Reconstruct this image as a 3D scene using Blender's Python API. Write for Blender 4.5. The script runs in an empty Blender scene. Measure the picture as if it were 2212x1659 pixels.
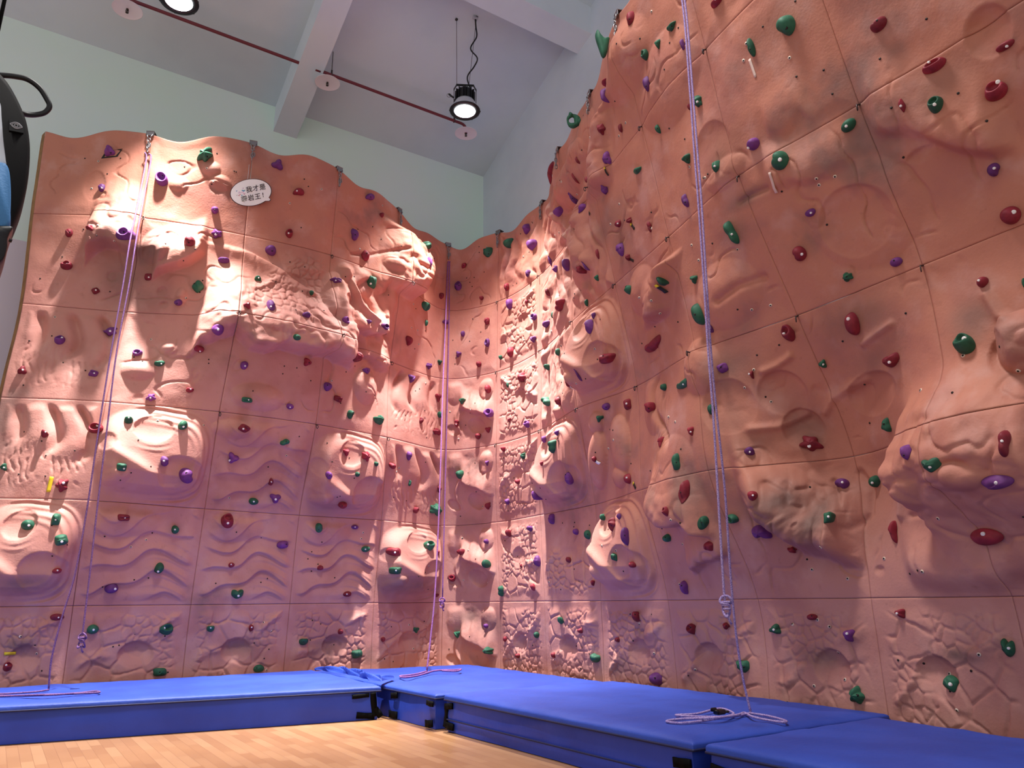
# Indoor climbing hall: two sculpted climbing faces meeting in a corner, holds, ropes, blue mats, hall lamps.
# Room axes: +X runs along the back wall, -Y from the back wall to the viewer, Z up; metres. Viewer stands over the origin.
import bpy, math, random
import numpy as np
from mathutils import Vector, Matrix
random.seed(7)
SC = bpy.context.scene
COL = SC.collection
PI = math.pi

# ---------------------------------------------------------------- helpers
def lin(r, g, b):
    f = lambda c: (c/255/12.92) if c/255 <= .04045 else ((c/255+.055)/1.055)**2.4
    return (f(r), f(g), f(b), 1.)

def mesh_obj(name, verts, faces, mats, parent=None, smooth=True, mi=None, uv=None):
    me = bpy.data.meshes.new(name)
    verts = np.asarray(verts, np.float32)
    if isinstance(faces, np.ndarray):
        n, k = faces.shape
        me.vertices.add(len(verts)); me.vertices.foreach_set('co', verts.ravel())
        me.loops.add(n*k); me.loops.foreach_set('vertex_index', faces.astype(np.int32).ravel())
        me.polygons.add(n); me.polygons.foreach_set('loop_start', np.arange(0, n*k, k, dtype=np.int32))
        me.update(calc_edges=True)
    else:
        me.from_pydata([tuple(map(float, v)) for v in verts], [], faces)
    for m in (mats if isinstance(mats, (list, tuple)) else [mats]): me.materials.append(m)
    if mi is not None: me.polygons.foreach_set('material_index', np.asarray(mi, np.int32))
    me.polygons.foreach_set('use_smooth', np.full(len(me.polygons), smooth))
    me.validate(); me.update()
    o = bpy.data.objects.new(name, me); COL.objects.link(o)
    if parent: o.parent = parent
    return o

def empty(name, loc, label=None, cat=None, group=None, kind=None):
    o = bpy.data.objects.new(name, None); COL.objects.link(o); o.location = loc; o.empty_display_size = .1
    return tag(o, label, cat, group, kind)

def tag(o, label=None, cat=None, group=None, kind=None):
    for k, v in (('label', label), ('category', cat), ('group', group), ('kind', kind)):
        if v: o[k] = v
    return o

class MB:
    """collects simple solids into one mesh"""
    def __init__(s): s.v = []; s.f = []; s.m = []; s.cur = 0
    def add(s, v, f):
        b = len(s.v); s.v += [tuple(map(float, p)) for p in v]; s.f += [tuple(b+i for i in q) for q in f]; s.m += [s.cur]*len(f)
    def box(s, c, d, R=None, bev=0.):
        hx, hy, hz = d[0]/2, d[1]/2, d[2]/2
        v = [(x, y, z) for x in (-hx, hx) for y in (-hy, hy) for z in (-hz, hz)]
        f = [(0, 1, 3, 2), (4, 6, 7, 5), (0, 4, 5, 1), (2, 3, 7, 6), (0, 2, 6, 4), (1, 5, 7, 3)]
        if bev:
            v, f = bevel_box(hx, hy, hz, bev)
        M = R if R is not None else np.eye(3)
        s.add([np.asarray(c)+M@np.asarray(p) for p in v], f)
    def tube(s, pts, r, n=8, closed=False, cap=True):
        v, f = tube_data(pts, r, n, closed, cap); s.add(v, f)
    def lathe(s, prof, c, n=32, R=None):
        M = R if R is not None else np.eye(3)
        v = []; f = []
        for (r, z) in prof:
            for i in range(n):
                a = 2*PI*i/n; v.append(np.asarray(c)+M@np.array([r*math.cos(a), r*math.sin(a), z]))
        for j in range(len(prof)-1):
            for i in range(n):
                f.append((j*n+i, j*n+(i+1) % n, (j+1)*n+(i+1) % n, (j+1)*n+i))
        if prof[0][0] > 1e-6: f.append(tuple(reversed(range(n))))
        if prof[-1][0] > 1e-6: f.append(tuple((len(prof)-1)*n+i for i in range(n)))
        s.add(v, f)
    def torus(s, c, R1, r, R=None, n=24, k=8, sx=1., sy=1.):
        M = R if R is not None else np.eye(3)
        pts = [np.asarray(c)+M@np.array([sx*R1*math.cos(2*PI*i/n), sy*R1*math.sin(2*PI*i/n), 0]) for i in range(n)]
        s.tube(pts, r, k, closed=True)
    def build(s, name, mats, parent=None, smooth=True, world=True):
        v = np.array(s.v)
        if parent is not None and world: v = v - np.array(origin_of(parent))
        return mesh_obj(name, v, s.f, mats, parent, smooth, s.m)

def origin_of(o):
    p = Vector((0, 0, 0))
    while o is not None: p = p + o.location; o = o.parent
    return p

def bevel_box(hx, hy, hz, b):
    v = []; f = []
    xs = [-hx, -hx+b, hx-b, hx]; ys = [-hy, -hy+b, hy-b, hy]; zs = [-hz, -hz+b, hz-b, hz]
    idx = {}
    def V(p):
        if p not in idx: idx[p] = len(v); v.append(p)
        return idx[p]
    x0, x1, x2, x3 = xs; y0, y1, y2, y3 = ys; z0, z1, z2, z3 = zs
    f.append([V((x1, y1, z3)), V((x2, y1, z3)), V((x2, y2, z3)), V((x1, y2, z3))])
    f.append([V((x1, y1, z0)), V((x1, y2, z0)), V((x2, y2, z0)), V((x2, y1, z0))])
    f.append([V((x1, y0, z1)), V((x2, y0, z1)), V((x2, y0, z2)), V((x1, y0, z2))])
    f.append([V((x1, y3, z1)), V((x1, y3, z2)), V((x2, y3, z2)), V((x2, y3, z1))])
    f.append([V((x0, y1, z1)), V((x0, y1, z2)), V((x0, y2, z2)), V((x0, y2, z1))])
    f.append([V((x3, y1, z1)), V((x3, y2, z1)), V((x3, y2, z2)), V((x3, y1, z2))])
    for (ya, yb) in ((y0, y1), (y3, y2)):
        for (za, zb) in ((z0, z1), (z3, z2)):
            q = [V((x1, ya, zb)), V((x2, ya, zb)), V((x2, yb, za)), V((x1, yb, za))]; f.append(q)
    for (xa, xb) in ((x0, x1), (x3, x2)):
        for (za, zb) in ((z0, z1), (z3, z2)):
            f.append([V((xa, y1, zb)), V((xa, y2, zb)), V((xb, y2, za)), V((xb, y1, za))])
        for (ya, yb) in ((y0, y1), (y3, y2)):
            f.append([V((xa, yb, z1)), V((xa, yb, z2)), V((xb, ya, z2)), V((xb, ya, z1))])
            for (za, zb) in ((z0, z1), (z3, z2)):
                f.append([V((xa, yb, zb)), V((xb, ya, zb)), V((xb, yb, za))])
    return v, f

def tube_data(pts, r, n=8, closed=False, cap=True):
    P = [np.asarray(p, float) for p in pts]; m = len(P)
    rr = r if hasattr(r, '__len__') else [r]*m
    v = []; f = []; ref = None
    for i in range(m):
        a = P[(i-1) % m] if (closed or i > 0) else P[i]; b = P[(i+1) % m] if (closed or i < m-1) else P[i]
        t = b-a; t = t/(np.linalg.norm(t)+1e-12)
        if ref is None:
            ref = np.array([0, 0, 1.]) if abs(t[2]) < .9 else np.array([1., 0, 0])
        e = ref-t*np.dot(ref, t); e /= np.linalg.norm(e)+1e-12; ref = e; g = np.cross(t, e)
        for k in range(n):
            w = 2*PI*k/n; v.append(P[i]+rr[i]*(math.cos(w)*e+math.sin(w)*g))
    for i in range(m if closed else m-1):
        j = (i+1) % m
        for k in range(n):
            f.append((i*n+k, i*n+(k+1) % n, j*n+(k+1) % n, j*n+k))
    if cap and not closed:
        f.append(tuple(reversed(range(n)))); f.append(tuple((m-1)*n+k for k in range(n)))
    return v, f

def smooth_path(pts, sub=6, closed=False):
    P = [np.asarray(p, float) for p in pts]; n = len(P); out = []
    rng = range(n) if closed else range(n-1)
    for i in rng:
        p0 = P[(i-1) % n] if closed or i > 0 else 2*P[0]-P[1]
        p1 = P[i]; p2 = P[(i+1) % n]
        p3 = P[(i+2) % n] if closed or i < n-2 else 2*P[-1]-P[-2]
        for k in range(sub):
            t = k/sub
            out.append(.5*(2*p1+(p2-p0)*t+(2*p0-5*p1+4*p2-p3)*t*t+(3*p1-p0-3*p2+p3)*t**3))
    if not closed: out.append(P[-1])
    return out

# ---------------------------------------------------------------- materials
def mat(name, col, rough=.6, spec=.4, metal=0., noise=None, bump=None, var=None, emit=None, sheen=0.):
    m = bpy.data.materials.new(name); m.use_nodes = True
    nt = m.node_tree; b = nt.nodes['Principled BSDF']
    b.inputs['Base Color'].default_value = col; b.inputs['Roughness'].default_value = rough
    b.inputs['Specular IOR Level'].default_value = spec; b.inputs['Metallic'].default_value = metal
    if sheen: b.inputs['Sheen Weight'].default_value = sheen
    if emit: b.inputs['Emission Color'].default_value = emit[0]; b.inputs['Emission Strength'].default_value = emit[1]
    tc = nt.nodes.new('ShaderNodeTexCoord')
    out = None
    if noise:      # (second colour, scale, detail, contrast lo, hi)
        n = nt.nodes.new('ShaderNodeTexNoise'); n.inputs['Scale'].default_value = noise[1]; n.inputs['Detail'].default_value = noise[2]
        nt.links.new(tc.outputs['Object'], n.inputs['Vector'])
        r = nt.nodes.new('ShaderNodeValToRGB'); r.color_ramp.elements[0].position = noise[3]; r.color_ramp.elements[1].position = noise[4]
        r.color_ramp.elements[0].color = col; r.color_ramp.elements[1].color = noise[0]
        nt.links.new(n.outputs['Fac'], r.inputs['Fac']); out = r.outputs['Color']
    if var:        # per-object brightness and hue spread
        oi = nt.nodes.new('ShaderNodeObjectInfo'); hs = nt.nodes.new('ShaderNodeHueSaturation')
        mr = nt.nodes.new('ShaderNodeMapRange'); mr.inputs['To Min'].default_value = 1-var; mr.inputs['To Max'].default_value = 1+var
        nt.links.new(oi.outputs['Random'], mr.inputs['Value']); nt.links.new(mr.outputs['Result'], hs.inputs['Value'])
        if out: nt.links.new(out, hs.inputs['Color'])
        else: hs.inputs['Color'].default_value = col
        out = hs.outputs['Color']
    if out: nt.links.new(out, b.inputs['Base Color'])
    if bump:       # (scale, strength, distance)
        n = nt.nodes.new('ShaderNodeTexNoise'); n.inputs['Scale'].default_value = bump[0]; n.inputs['Detail'].default_value = 5
        nt.links.new(tc.outputs['Object'], n.inputs['Vector'])
        u = nt.nodes.new('ShaderNodeBump'); u.inputs['Strength'].default_value = bump[1]; u.inputs['Distance'].default_value = bump[2]
        nt.links.new(n.outputs['Fac'], u.inputs['Height']); nt.links.new(u.outputs['Normal'], b.inputs['Normal'])
    return m

def rock_material():
    m = bpy.data.materials.new('rock_plaster'); m.use_nodes = True
    nt = m.node_tree; N = nt.nodes; L = nt.links; b = N['Principled BSDF']
    b.inputs['Roughness'].default_value = .62; b.inputs['Specular IOR Level'].default_value = .28
    geo = N.new('ShaderNodeNewGeometry')
    def noise(scale, det, rough=.55):
        n = N.new('ShaderNodeTexNoise'); n.inputs['Scale'].default_value = scale; n.inputs['Detail'].default_value = det
        n.inputs['Roughness'].default_value = rough; L.new(geo.outputs['Position'], n.inputs['Vector']); return n.outputs['Fac']
    def ramp(f, lo, hi):
        r = N.new('ShaderNodeMapRange'); r.interpolation_type = 'SMOOTHSTEP'
        r.inputs['From Min'].default_value = lo; r.inputs['From Max'].default_value = hi
        L.new(f, r.inputs['Value']); return r.outputs['Result']
    def mix(a, c, f):
        x = N.new('ShaderNodeMix'); x.data_type = 'RGBA'
        for s, val in ((6, a), (7, c)):
            if isinstance(val, tuple): x.inputs[s].default_value = val
            else: L.new(val, x.inputs[s])
        if isinstance(f, float): x.inputs[0].default_value = f
        else: L.new(f, x.inputs[0])
        return x.outputs[2]
    def mul(f, k):
        x = N.new('ShaderNodeMath'); x.operation = 'MULTIPLY'; x.inputs[1].default_value = k; L.new(f, x.inputs[0]); return x.outputs[0]
    sep = N.new('ShaderNodeSeparateXYZ'); L.new(geo.outputs['Position'], sep.inputs[0])
    # base colour turns more orange with height, and towards the viewer above the bottom panels
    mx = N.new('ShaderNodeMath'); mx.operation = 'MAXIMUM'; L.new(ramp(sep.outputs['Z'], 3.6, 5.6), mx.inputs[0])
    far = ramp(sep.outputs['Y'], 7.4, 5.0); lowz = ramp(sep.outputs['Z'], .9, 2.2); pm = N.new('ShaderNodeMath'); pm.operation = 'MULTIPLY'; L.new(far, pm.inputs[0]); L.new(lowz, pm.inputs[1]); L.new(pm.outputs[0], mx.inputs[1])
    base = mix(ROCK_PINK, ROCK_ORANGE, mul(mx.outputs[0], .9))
    base = mix(base, ROCK_DEEP, mul(ramp(noise(1.7, 3), .45, .66), .6))
    base = mix(base, ROCK_PALE, mul(ramp(noise(3.1, 4), .50, .70), .45))
    base = mix(base, lin(128, 104, 98), mul(ramp(noise(.85, 5, .6), .57, .74), .8))   # grey rubber and chalk smudges
    at = N.new('ShaderNodeAttribute'); at.attribute_name = 'dirt'
    base = mix(base, lin(122, 94, 88), mul(at.outputs['Fac'], 1.))
    base = mix(base, lin(120, 70, 60), mul(ramp(noise(14, 5), .60, .80), .25))
    L.new(base, b.inputs['Base Color'])
    nb = N.new('ShaderNodeTexNoise'); nb.inputs['Scale'].default_value = 55; nb.inputs['Detail'].default_value = 6
    L.new(geo.outputs['Position'], nb.inputs['Vector'])
    bp = N.new('ShaderNodeBump'); bp.inputs['Strength'].default_value = .18; bp.inputs['Distance'].default_value = .012
    L.new(nb.outputs['Fac'], bp.inputs['Height']); L.new(bp.outputs['Normal'], b.inputs['Normal'])
    return m
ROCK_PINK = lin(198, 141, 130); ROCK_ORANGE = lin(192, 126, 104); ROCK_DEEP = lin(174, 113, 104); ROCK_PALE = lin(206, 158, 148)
# ---------------------------------------------------------------- wall surface
# climbing wall in wall coordinates: u counts panel columns, v counts panel rows (metres of height)
GRID = [
 [(-.20,8.92),(.66,8.84),(1.76,8.98),(2.83,9.02),(3.90,9.06),(5.00,9.32),(5.34,8.42),(5.32,7.40),(5.24,6.30),(5.18,5.24),(5.12,4.20),(5.08,3.20),(4.90,2.20),(4.85,1.20),(4.85,.20)],
 [(-.20,8.90),(.65,8.80),(1.76,8.93),(2.84,8.98),(3.90,9.03),(4.98,9.28),(5.33,8.42),(5.30,7.40),(5.22,6.30),(5.14,5.24),(5.10,4.20),(5.06,3.20),(4.85,2.20),(4.80,1.20),(4.80,.20)],
 [(-.22,8.84),(.63,8.56),(1.77,8.77),(2.85,8.89),(3.93,8.97),(4.95,9.22),(5.34,8.50),(5.35,7.52),(5.27,6.38),(4.95,5.29),(4.66,4.21),(5.12,3.22),(4.60,2.21),(4.55,1.20),(4.55,.20)],
 [(-.24,8.86),(.66,8.53),(1.74,8.38),(2.83,8.43),(3.83,8.68),(4.83,9.04),(5.25,8.35),(5.25,7.34),(4.96,6.25),(4.92,5.26),(4.63,4.21),(4.63,3.21),(4.56,2.23),(4.48,1.20),(4.46,.20)],
 [(-.20,8.84),(.74,8.55),(1.77,8.13),(2.80,8.20),(3.84,8.68),(4.79,9.01),(5.25,8.34),(5.23,7.28),(4.95,6.27),(4.67,5.22),(4.40,4.20),(4.14,3.21),(4.12,2.23),(4.05,1.20),(4.02,.20)],
 [(-.24,8.81),(.75,8.30),(1.77,8.12),(2.77,8.10),(3.82,8.42),(4.77,8.94),(5.24,8.29),(5.23,7.27),(4.92,6.19),(4.46,5.20),(4.16,4.19),(3.90,3.21),(3.76,2.22),(3.70,1.20),(3.68,.20)],
 [(-.27,8.84),(.71,8.29),(1.71,7.86),(2.72,7.85),(3.75,8.38),(4.79,8.92),(5.21,8.20),(5.24,7.20),(4.70,6.12),(4.38,5.12),(3.90,4.13),(3.62,3.18),(3.46,2.20),(3.42,1.20),(3.40,.20)],
]
GRID = np.array(GRID)
NK, NR = 14, 6

def _cr(t):
    return np.stack([-.5*t+t*t-.5*t**3, 1-2.5*t*t+1.5*t**3, .5*t+2*t*t-1.5*t**3, -.5*t*t+.5*t**3], -1)

def top_wave(u):
    return .05*np.sin(2*np.pi*(u-.5)) + .012*np.sin(4*np.pi*u+1)

def base_point(u, v):
    u, v = np.broadcast_arrays(np.asarray(u, float), np.asarray(v, float))
    return _base(np.atleast_1d(u), np.atleast_1d(v)).reshape(u.shape+(3,))

def _base(u, v):
    k = np.clip(np.floor(u).astype(int), 0, NK-1); j = np.clip(np.floor(v).astype(int), 0, NR-1)
    wu = _cr(u-k); wv = _cr(v-j)
    out = np.zeros(u.shape+(3,))
    for a in range(4):
        ia = k+a-1
        for b in range(4):
            jb = j+b-1
            # linear extension past the rim of the table
            g = _gv(ia, jb)
            out[..., :2] += (wu[..., a]*wv[..., b])[..., None]*g
    out[..., 2] = v + np.clip(v-5, 0, None)*top_wave(u)
    return out

def _gv(i, j):
    def row(i, j):
        g = GRID[np.clip(j, 0, NR), np.clip(i, 0, NK)].copy()
        lo = i < 0; hi = i > NK
        if lo.any(): g[lo] = 2*GRID[np.clip(j, 0, NR), 0][lo]-GRID[np.clip(j, 0, NR), 1][lo]
        if hi.any(): g[hi] = 2*GRID[np.clip(j, 0, NR), NK][hi]-GRID[np.clip(j, 0, NR), NK-1][hi]
        return g
    return row(i, j)

def base_frame(u, v, e=.02):
    du = (base_point(u+e, v)-base_point(u-e, v))/(2*e)
    dv = (base_point(u, v+e)-base_point(u, v-e))/(2*e)
    n = np.cross(dv, du); n = -n/np.linalg.norm(n, axis=-1, keepdims=True)
    # du x dv points to the room: right-handed with u to the right, v up
    n = np.cross(du, dv); n /= np.linalg.norm(n, axis=-1, keepdims=True)
    return du, dv, n

def wall_point(u, v):
    u = np.asarray(u, float); v = np.asarray(v, float)
    p = base_point(u, v)
    _, _, n = base_frame(u, v)
    return p + n*relief(u, v)[..., None]
STAINS = [(10.48, 1.7, 0.287, 0.174, 1.0), (10.74, 1.54, 0.198, 0.238, 0.9), (10.3, 2.76, 0.231, 0.208, 0.7), (10.2, 2.4, 0.184, 0.226, 0.5), (11.44, 2.84, 0.298, 0.141, 0.7), (12.22, 2.56, 0.149, 0.133, 0.7), (10.98, 3.84, 0.222, 0.054, 0.7), (10.78, 3.68, 0.16, 0.104, 0.5), (1.08, 4.66, 0.237, 0.243, 0.8), (0.92, 4.36, 0.261, 0.29, 0.6), (1.08, 4.18, 0.257, 0.149, 0.5), (0.72, 4.74, 0.171, 0.147, 0.5), (11.6, 0.66, 0.123, 0.048, 0.8), (10.5, 0.58, 0.155, 0.07, 0.7), (12.4, 2.34, 0.12, 0.193, 0.6), (10.72, 2.22, 0.169, 0.155, 0.6), (10.34, 2.16, 0.213, 0.145, 0.5), (0.5, 0.66, 0.201, 0.091, 0.8), (0.54, 1.22, 0.319, 0.106, 0.7), (5.2, 5.38, 0.272, 0.301, 0.5), (5.5, 0.82, 0.316, 0.115, 0.7), (5.82, 0.72, 0.25, 0.168, 0.7), (5.44, 2.02, 0.345, 0.122, 0.5), (8.18, 0.38, 0.279, 0.095, 0.6), (8.4, 3.62, 0.363, 0.102, 0.3), (9.18, 4.54, 0.309, 0.187, 0.6), (9.26, 4.32, 0.19, 0.274, 0.6), (2.52, 0.54, 0.185, 0.096, 0.6), (3.42, 0.5, 0.211, 0.112, 0.6), (4.3, 1.24, 0.389, 0.142, 0.7), (4.26, 1.64, 0.2, 0.173, 0.3), (3.26, 2.14, 0.217, 0.132, 0.4), (11.36, 2.76, 0.249, 0.094, 0.4), (12.44, 3.88, 0.217, 0.106, 0.35), (11.68, 4.7, 0.242, 0.196, 0.3), (11.42, 2.56, 0.224, 0.125, 0.4), (10.92, 4.22, 0.222, 0.182, 0.4), (1.92, 5.88, 0.288, 0.155, 0.25)]
FEATS = [
 ('lip', [0.5, 0.56, 0.64, 0.72, 0.84, 0.96, 1.04], [4.48, 4.6, 4.7, 4.74, 4.72, 4.66, 4.62], 0.22, 0.75, 0.1), 
 ('lip', [1.14, 1.24, 1.4, 1.5, 1.64], [4.4, 4.5, 4.56, 4.62, 4.74], 0.17, 0.5, 0.08), 
 ('dome', 1.16, 4.7, 0.147, 0.197, 0.0, 0.12, 1.2), 
 ('lip', [1.56, 1.66, 1.72, 1.84, 2.0, 2.16, 2.34, 2.48, 2.6, 2.82, 3.0, 3.22, 3.46], [3.54, 3.64, 3.76, 3.82, 3.9, 3.76, 3.76, 3.82, 3.82, 3.82, 3.84, 3.82, 3.76], 0.34, 0.85, 0.1), 
 ('dome', 2.4, 4.0, 0.304, 0.116, 0.0, 0.05, 1.0), 
 ('side', [4.84, 5.04, 5.32, 5.6, 5.8], [4.18, 4.26, 4.38, 4.36, 4.18], 0.26, 0.85, 0.1), 
 ('dome', 4.06, 5.34, 0.433, 0.323, 0.0, 0.06, 1.0), 
 ('groove', [(3.18, 4.86), (3.26, 4.7), (3.36, 4.5), (3.54, 4.38)], 0.05, -0.1), 
 ('dome', 3.08, 4.5, 0.207, 0.315, 0.0, 0.12, 1.0), 
 ('crater', 3.18, 4.46, 0.088, 0.097, 0.0, 0.06), 
 ('lip', [3.24, 3.36, 3.54, 3.68, 3.86], [4.22, 4.22, 4.24, 4.28, 4.44], 0.15, 0.35, 0.07), 
 ('lip', [3.4, 3.52, 3.78, 4.0], [3.88, 3.94, 3.88, 3.88], 0.1, 0.25, 0.06), 
 ('side', [4.38, 4.48, 4.66, 4.8, 4.86], [2.88, 2.7, 2.38, 2.06, 1.76], 0.07, 0.55, 0.1), 
 ('crater', 0.52, 5.34, 0.1, 0.187, 0.0, 0.025), 
 ('dome', 1.6, 5.64, 0.099, 0.081, 0.0, 0.04, 1.0), 
 ('dome', 1.7, 5.5, 0.121, 0.088, 0.0, 0.04, 1.0), 
 ('dome', 1.3, 5.46, 0.106, 0.092, 0.0, 0.03, 1.0), 
 ('crater', 1.68, 5.44, 0.084, 0.069, 0.0, 0.03), 
 ('dome', 3.8, 5.16, 0.136, 0.094, 0.0, 0.05, 1.0), 
 ('groove', [(3.26, 5.1), (3.52, 5.18), (3.76, 5.3), (3.96, 5.4)], 0.02, 0.02), 
 ('dome', 1.46, 4.2, 0.058, 0.103, 0.0, 0.05, 1.0), 
 ('crater', 1.28, 4.24, 0.05, 0.06, 0.0, 0.03), 
 ('crater', 1.32, 4.1, 0.042, 0.041, 0.0, 0.03), 
 ('dome', 1.22, 3.36, 0.163, 0.113, 0.0, 0.05, 1.0), 
 ('dome', 1.44, 3.62, 0.081, 0.072, 0.0, 0.05, 1.0), 
 ('dome', 2.34, 3.2, 0.277, 0.148, 0.0, 0.06, 1.0), 
 ('dome', 2.14, 2.84, 0.2, 0.095, 0.0, 0.05, 1.0), 
 ('dome', 3.62, 3.58, 0.193, 0.237, 0.0, 0.1, 0.8), 
 ('dome', 3.76, 4.06, 0.219, 0.235, 0.0, 0.07, 0.8), 
 ('crater', 3.52, 4.66, 0.205, 0.217, 0.0, 0.05), 
 ('dome', 8.3, 5.48, 0.617, 0.262, 0.0, 0.16, 1.0), 
 ('side', [4.26, 4.68, 4.98, 5.14], [8.58, 8.54, 8.54, 8.76], 0.14, 0.55, 0.22), 
 ('side', [4.84, 5.2, 5.44, 5.58], [9.16, 9.28, 9.4, 9.62], 0.14, 0.55, 0.24), 
 ('dome', 9.98, 5.6, 0.465, 0.329, 0.0, 0.14, 1.5), 
 ('dome', 8.84, 5.64, 0.324, 0.249, 0.0, 0.08, 1.0), 
 ('lip', [7.66, 7.86, 8.08, 8.32], [5.48, 5.3, 5.02, 4.78], 0.12, 0.3, 0.07), 
 ('side', [3.4, 3.6, 3.74, 3.86], [9.6, 9.74, 9.88, 10.0], 0.17, 0.4, 0.2), 
 ('dome', 9.44, 3.76, 0.26, 0.215, 0.0, 0.1, 1.0), 
 ('lip', [9.2, 9.32, 9.5, 9.72, 9.8, 9.92], [1.82, 1.74, 1.7, 1.72, 1.64, 1.58], 0.22, 0.45, 0.1), 
 ('lip', [9.38, 9.6, 9.82, 9.96], [1.26, 1.34, 1.4, 1.44], 0.12, 0.3, 0.08), 
 ('lip', [10.18, 10.24, 10.32, 10.46, 10.6, 10.84, 11.02], [1.82, 1.76, 1.64, 1.52, 1.42, 1.34, 1.3], 0.34, 0.62, 0.14), 
 ('dome', 10.44, 1.8, 0.265, 0.21, 0.0, 0.06, 1.0), 
 ('lip', [11.58, 11.74, 11.84, 11.96, 12.1, 12.24, 12.4, 12.6], [1.7, 1.76, 1.76, 1.8, 1.8, 1.8, 1.74, 1.68], 0.36, 0.6, 0.62), 
 ('lip', [11.28, 11.38, 11.56, 11.76, 11.96, 12.18, 12.36], [1.28, 1.22, 1.18, 1.16, 1.16, 1.22, 1.22], 0.09, 0.28, 0.18), 
 ('groove', [(11.42, 1.52), (11.56, 1.52), (11.72, 1.54), (11.82, 1.56)], 0.02, 0.02), 
 ('groove', [(11.46, 1.7), (11.58, 1.74), (11.7, 1.72), (11.82, 1.7), (11.84, 1.62)], 0.02, 0.015), 
 ('groove', [(11.52, 1.98), (11.46, 1.86), (11.38, 1.7), (11.34, 1.54)], 0.03, -0.035), 
 ('dome', 12.48, 2.34, 0.172, 0.19, 0.0, 0.22, 0.8), 
 ('crater', 12.36, 2.3, 0.085, 0.124, 0.0, 0.05), 
 ('crater', 10.66, 2.52, 0.175, 0.166, 0.0, 0.07), 
 ('crater', 10.72, 2.24, 0.142, 0.152, 0.0, 0.07), 
 ('crater', 11.36, 2.36, 0.245, 0.139, 0.0, 0.06), 
 ('crater', 10.24, 2.48, 0.222, 0.226, 0.0, 0.05), 
 ('crater', 12.76, 3.96, 0.115, 0.132, 0.0, 0.06), 
 ('crater', 11.7, 3.4, 0.268, 0.214, 0.0, 0.06), 
 ('lip', [12.0, 12.1, 12.24, 12.32, 12.44, 12.58, 12.72], [3.82, 3.82, 3.76, 3.68, 3.56, 3.46, 3.42], 0.1, 0.5, 0.1), 
 ('lip', [11.18, 11.34, 11.48, 11.68, 11.9], [3.8, 3.82, 3.78, 3.74, 3.78], 0.05, 0.3, 0.08), 
 ('lip', [11.32, 11.48, 11.62, 11.72], [4.14, 4.14, 4.16, 4.08], 0.03, 0.3, 0.08), 
 ('dome', 10.04, 2.86, 0.217, 0.24, 0.0, 0.1, 1.0), 
 ('dome', 9.58, 2.14, 0.308, 0.241, 0.0, 0.05, 1.0), 
 ('dome', 10.46, 3.32, 0.367, 0.256, 0.0, 0.06, 1.0), 
 ('groove', [(10.42, 3.3), (10.64, 3.34), (10.86, 3.32)], 0.03, 0.03), 
 ('groove', [(10.92, 3.84), (11.02, 3.84), (11.2, 3.82)], 0.02, 0.02), 
 ('dome', 12.12, 1.72, 0.162, 0.078, 0.0, 0.06, 1.0), 
 ('dome', 11.76, 3.42, 0.404, 0.324, 0.0, 0.05, 1.0), 
 ('dome', 10.88, 4.08, 0.223, 0.107, 0.0, 0.04, 1.0), 
 ('crater', 10.82, 4.28, 0.211, 0.223, 0.0, 0.03), 
 ('dome', 10.48, 5.08, 0.461, 0.351, 0.0, 0.06, 1.0), 
 ('groove', [(10.9, 2.34), (11.0, 2.42), (11.2, 2.46), (11.34, 2.46)], 0.03, -0.03), 
 ('groove', [(10.38, 2.28), (10.56, 2.28), (10.76, 2.34)], 0.03, -0.03), 
 ('groove', [(11.7, 2.72), (11.58, 2.7), (11.44, 2.68)], 0.025, -0.03), 
 ('groove', [(10.58, 2.7), (10.7, 2.72), (10.82, 2.76)], 0.025, -0.03), 
 ('groove', [(12.32, 2.68), (12.36, 2.54), (12.44, 2.46)], 0.03, -0.03), 
 ('crater', 12.22, 3.58, 0.087, 0.038, 0.0, 0.03), 
 ('dome', 11.72, 1.7, 0.167, 0.172, 0.0, 0.05, 1.0), 
 ('groove', [(10.4, 1.88), (10.5, 1.8), (10.52, 1.7), (10.6, 1.66)], 0.02, 0.03), 
 ('groove', [(10.52, 1.86), (10.56, 1.8), (10.64, 1.8)], 0.02, 0.03), 
 ('crater', 11.1, 1.18, 0.046, 0.037, 0.0, 0.02), 
 ('crater', 10.88, 1.2, 0.045, 0.045, 0.0, 0.02), 
 ('crater', 10.58, 1.54, 0.026, 0.027, 0.0, 0.02), 
 ('groove', [(11.02, 1.88), (11.08, 1.74), (11.06, 1.58), (10.94, 1.46)], 0.025, 0.03), 
 ('groove', [(10.82, 1.84), (10.86, 1.7), (10.94, 1.52), (10.96, 1.3)], 0.02, 0.025)]
# ---------------------------------------------------------------- sculpted relief
def sstep(a, b, x):
    t = np.clip((x-a)/(b-a), 0, 1)
    return t*t*(3-2*t)

def _h(ix, iy, s):
    n = (ix*374761393 + iy*668265263 + s*1442695041) & 0x7fffffff
    n = ((n ^ (n >> 13))*1274126177) & 0x7fffffff
    return ((n ^ (n >> 16)) & 0xffff)/65535.0

def vnoise(x, y, s):
    fx, fy = np.floor(x), np.floor(y)
    ix, iy = fx.astype(np.int64), fy.astype(np.int64)
    a, b = x-fx, y-fy
    a = a*a*a*(a*(a*6-15)+10); b = b*b*b*(b*(b*6-15)+10)
    return ((_h(ix, iy, s)*(1-a)+_h(ix+1, iy, s)*a)*(1-b) + (_h(ix, iy+1, s)*(1-a)+_h(ix+1, iy+1, s)*a)*b)

def fbm(x, y, s, o=4):
    r, a = 0, .5
    for i in range(o):
        r = r + a*vnoise(x, y, s+i*17); x = x*2.03+7.1; y = y*2.03+3.7; a *= .5
    return r/(1-.5**o)

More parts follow.
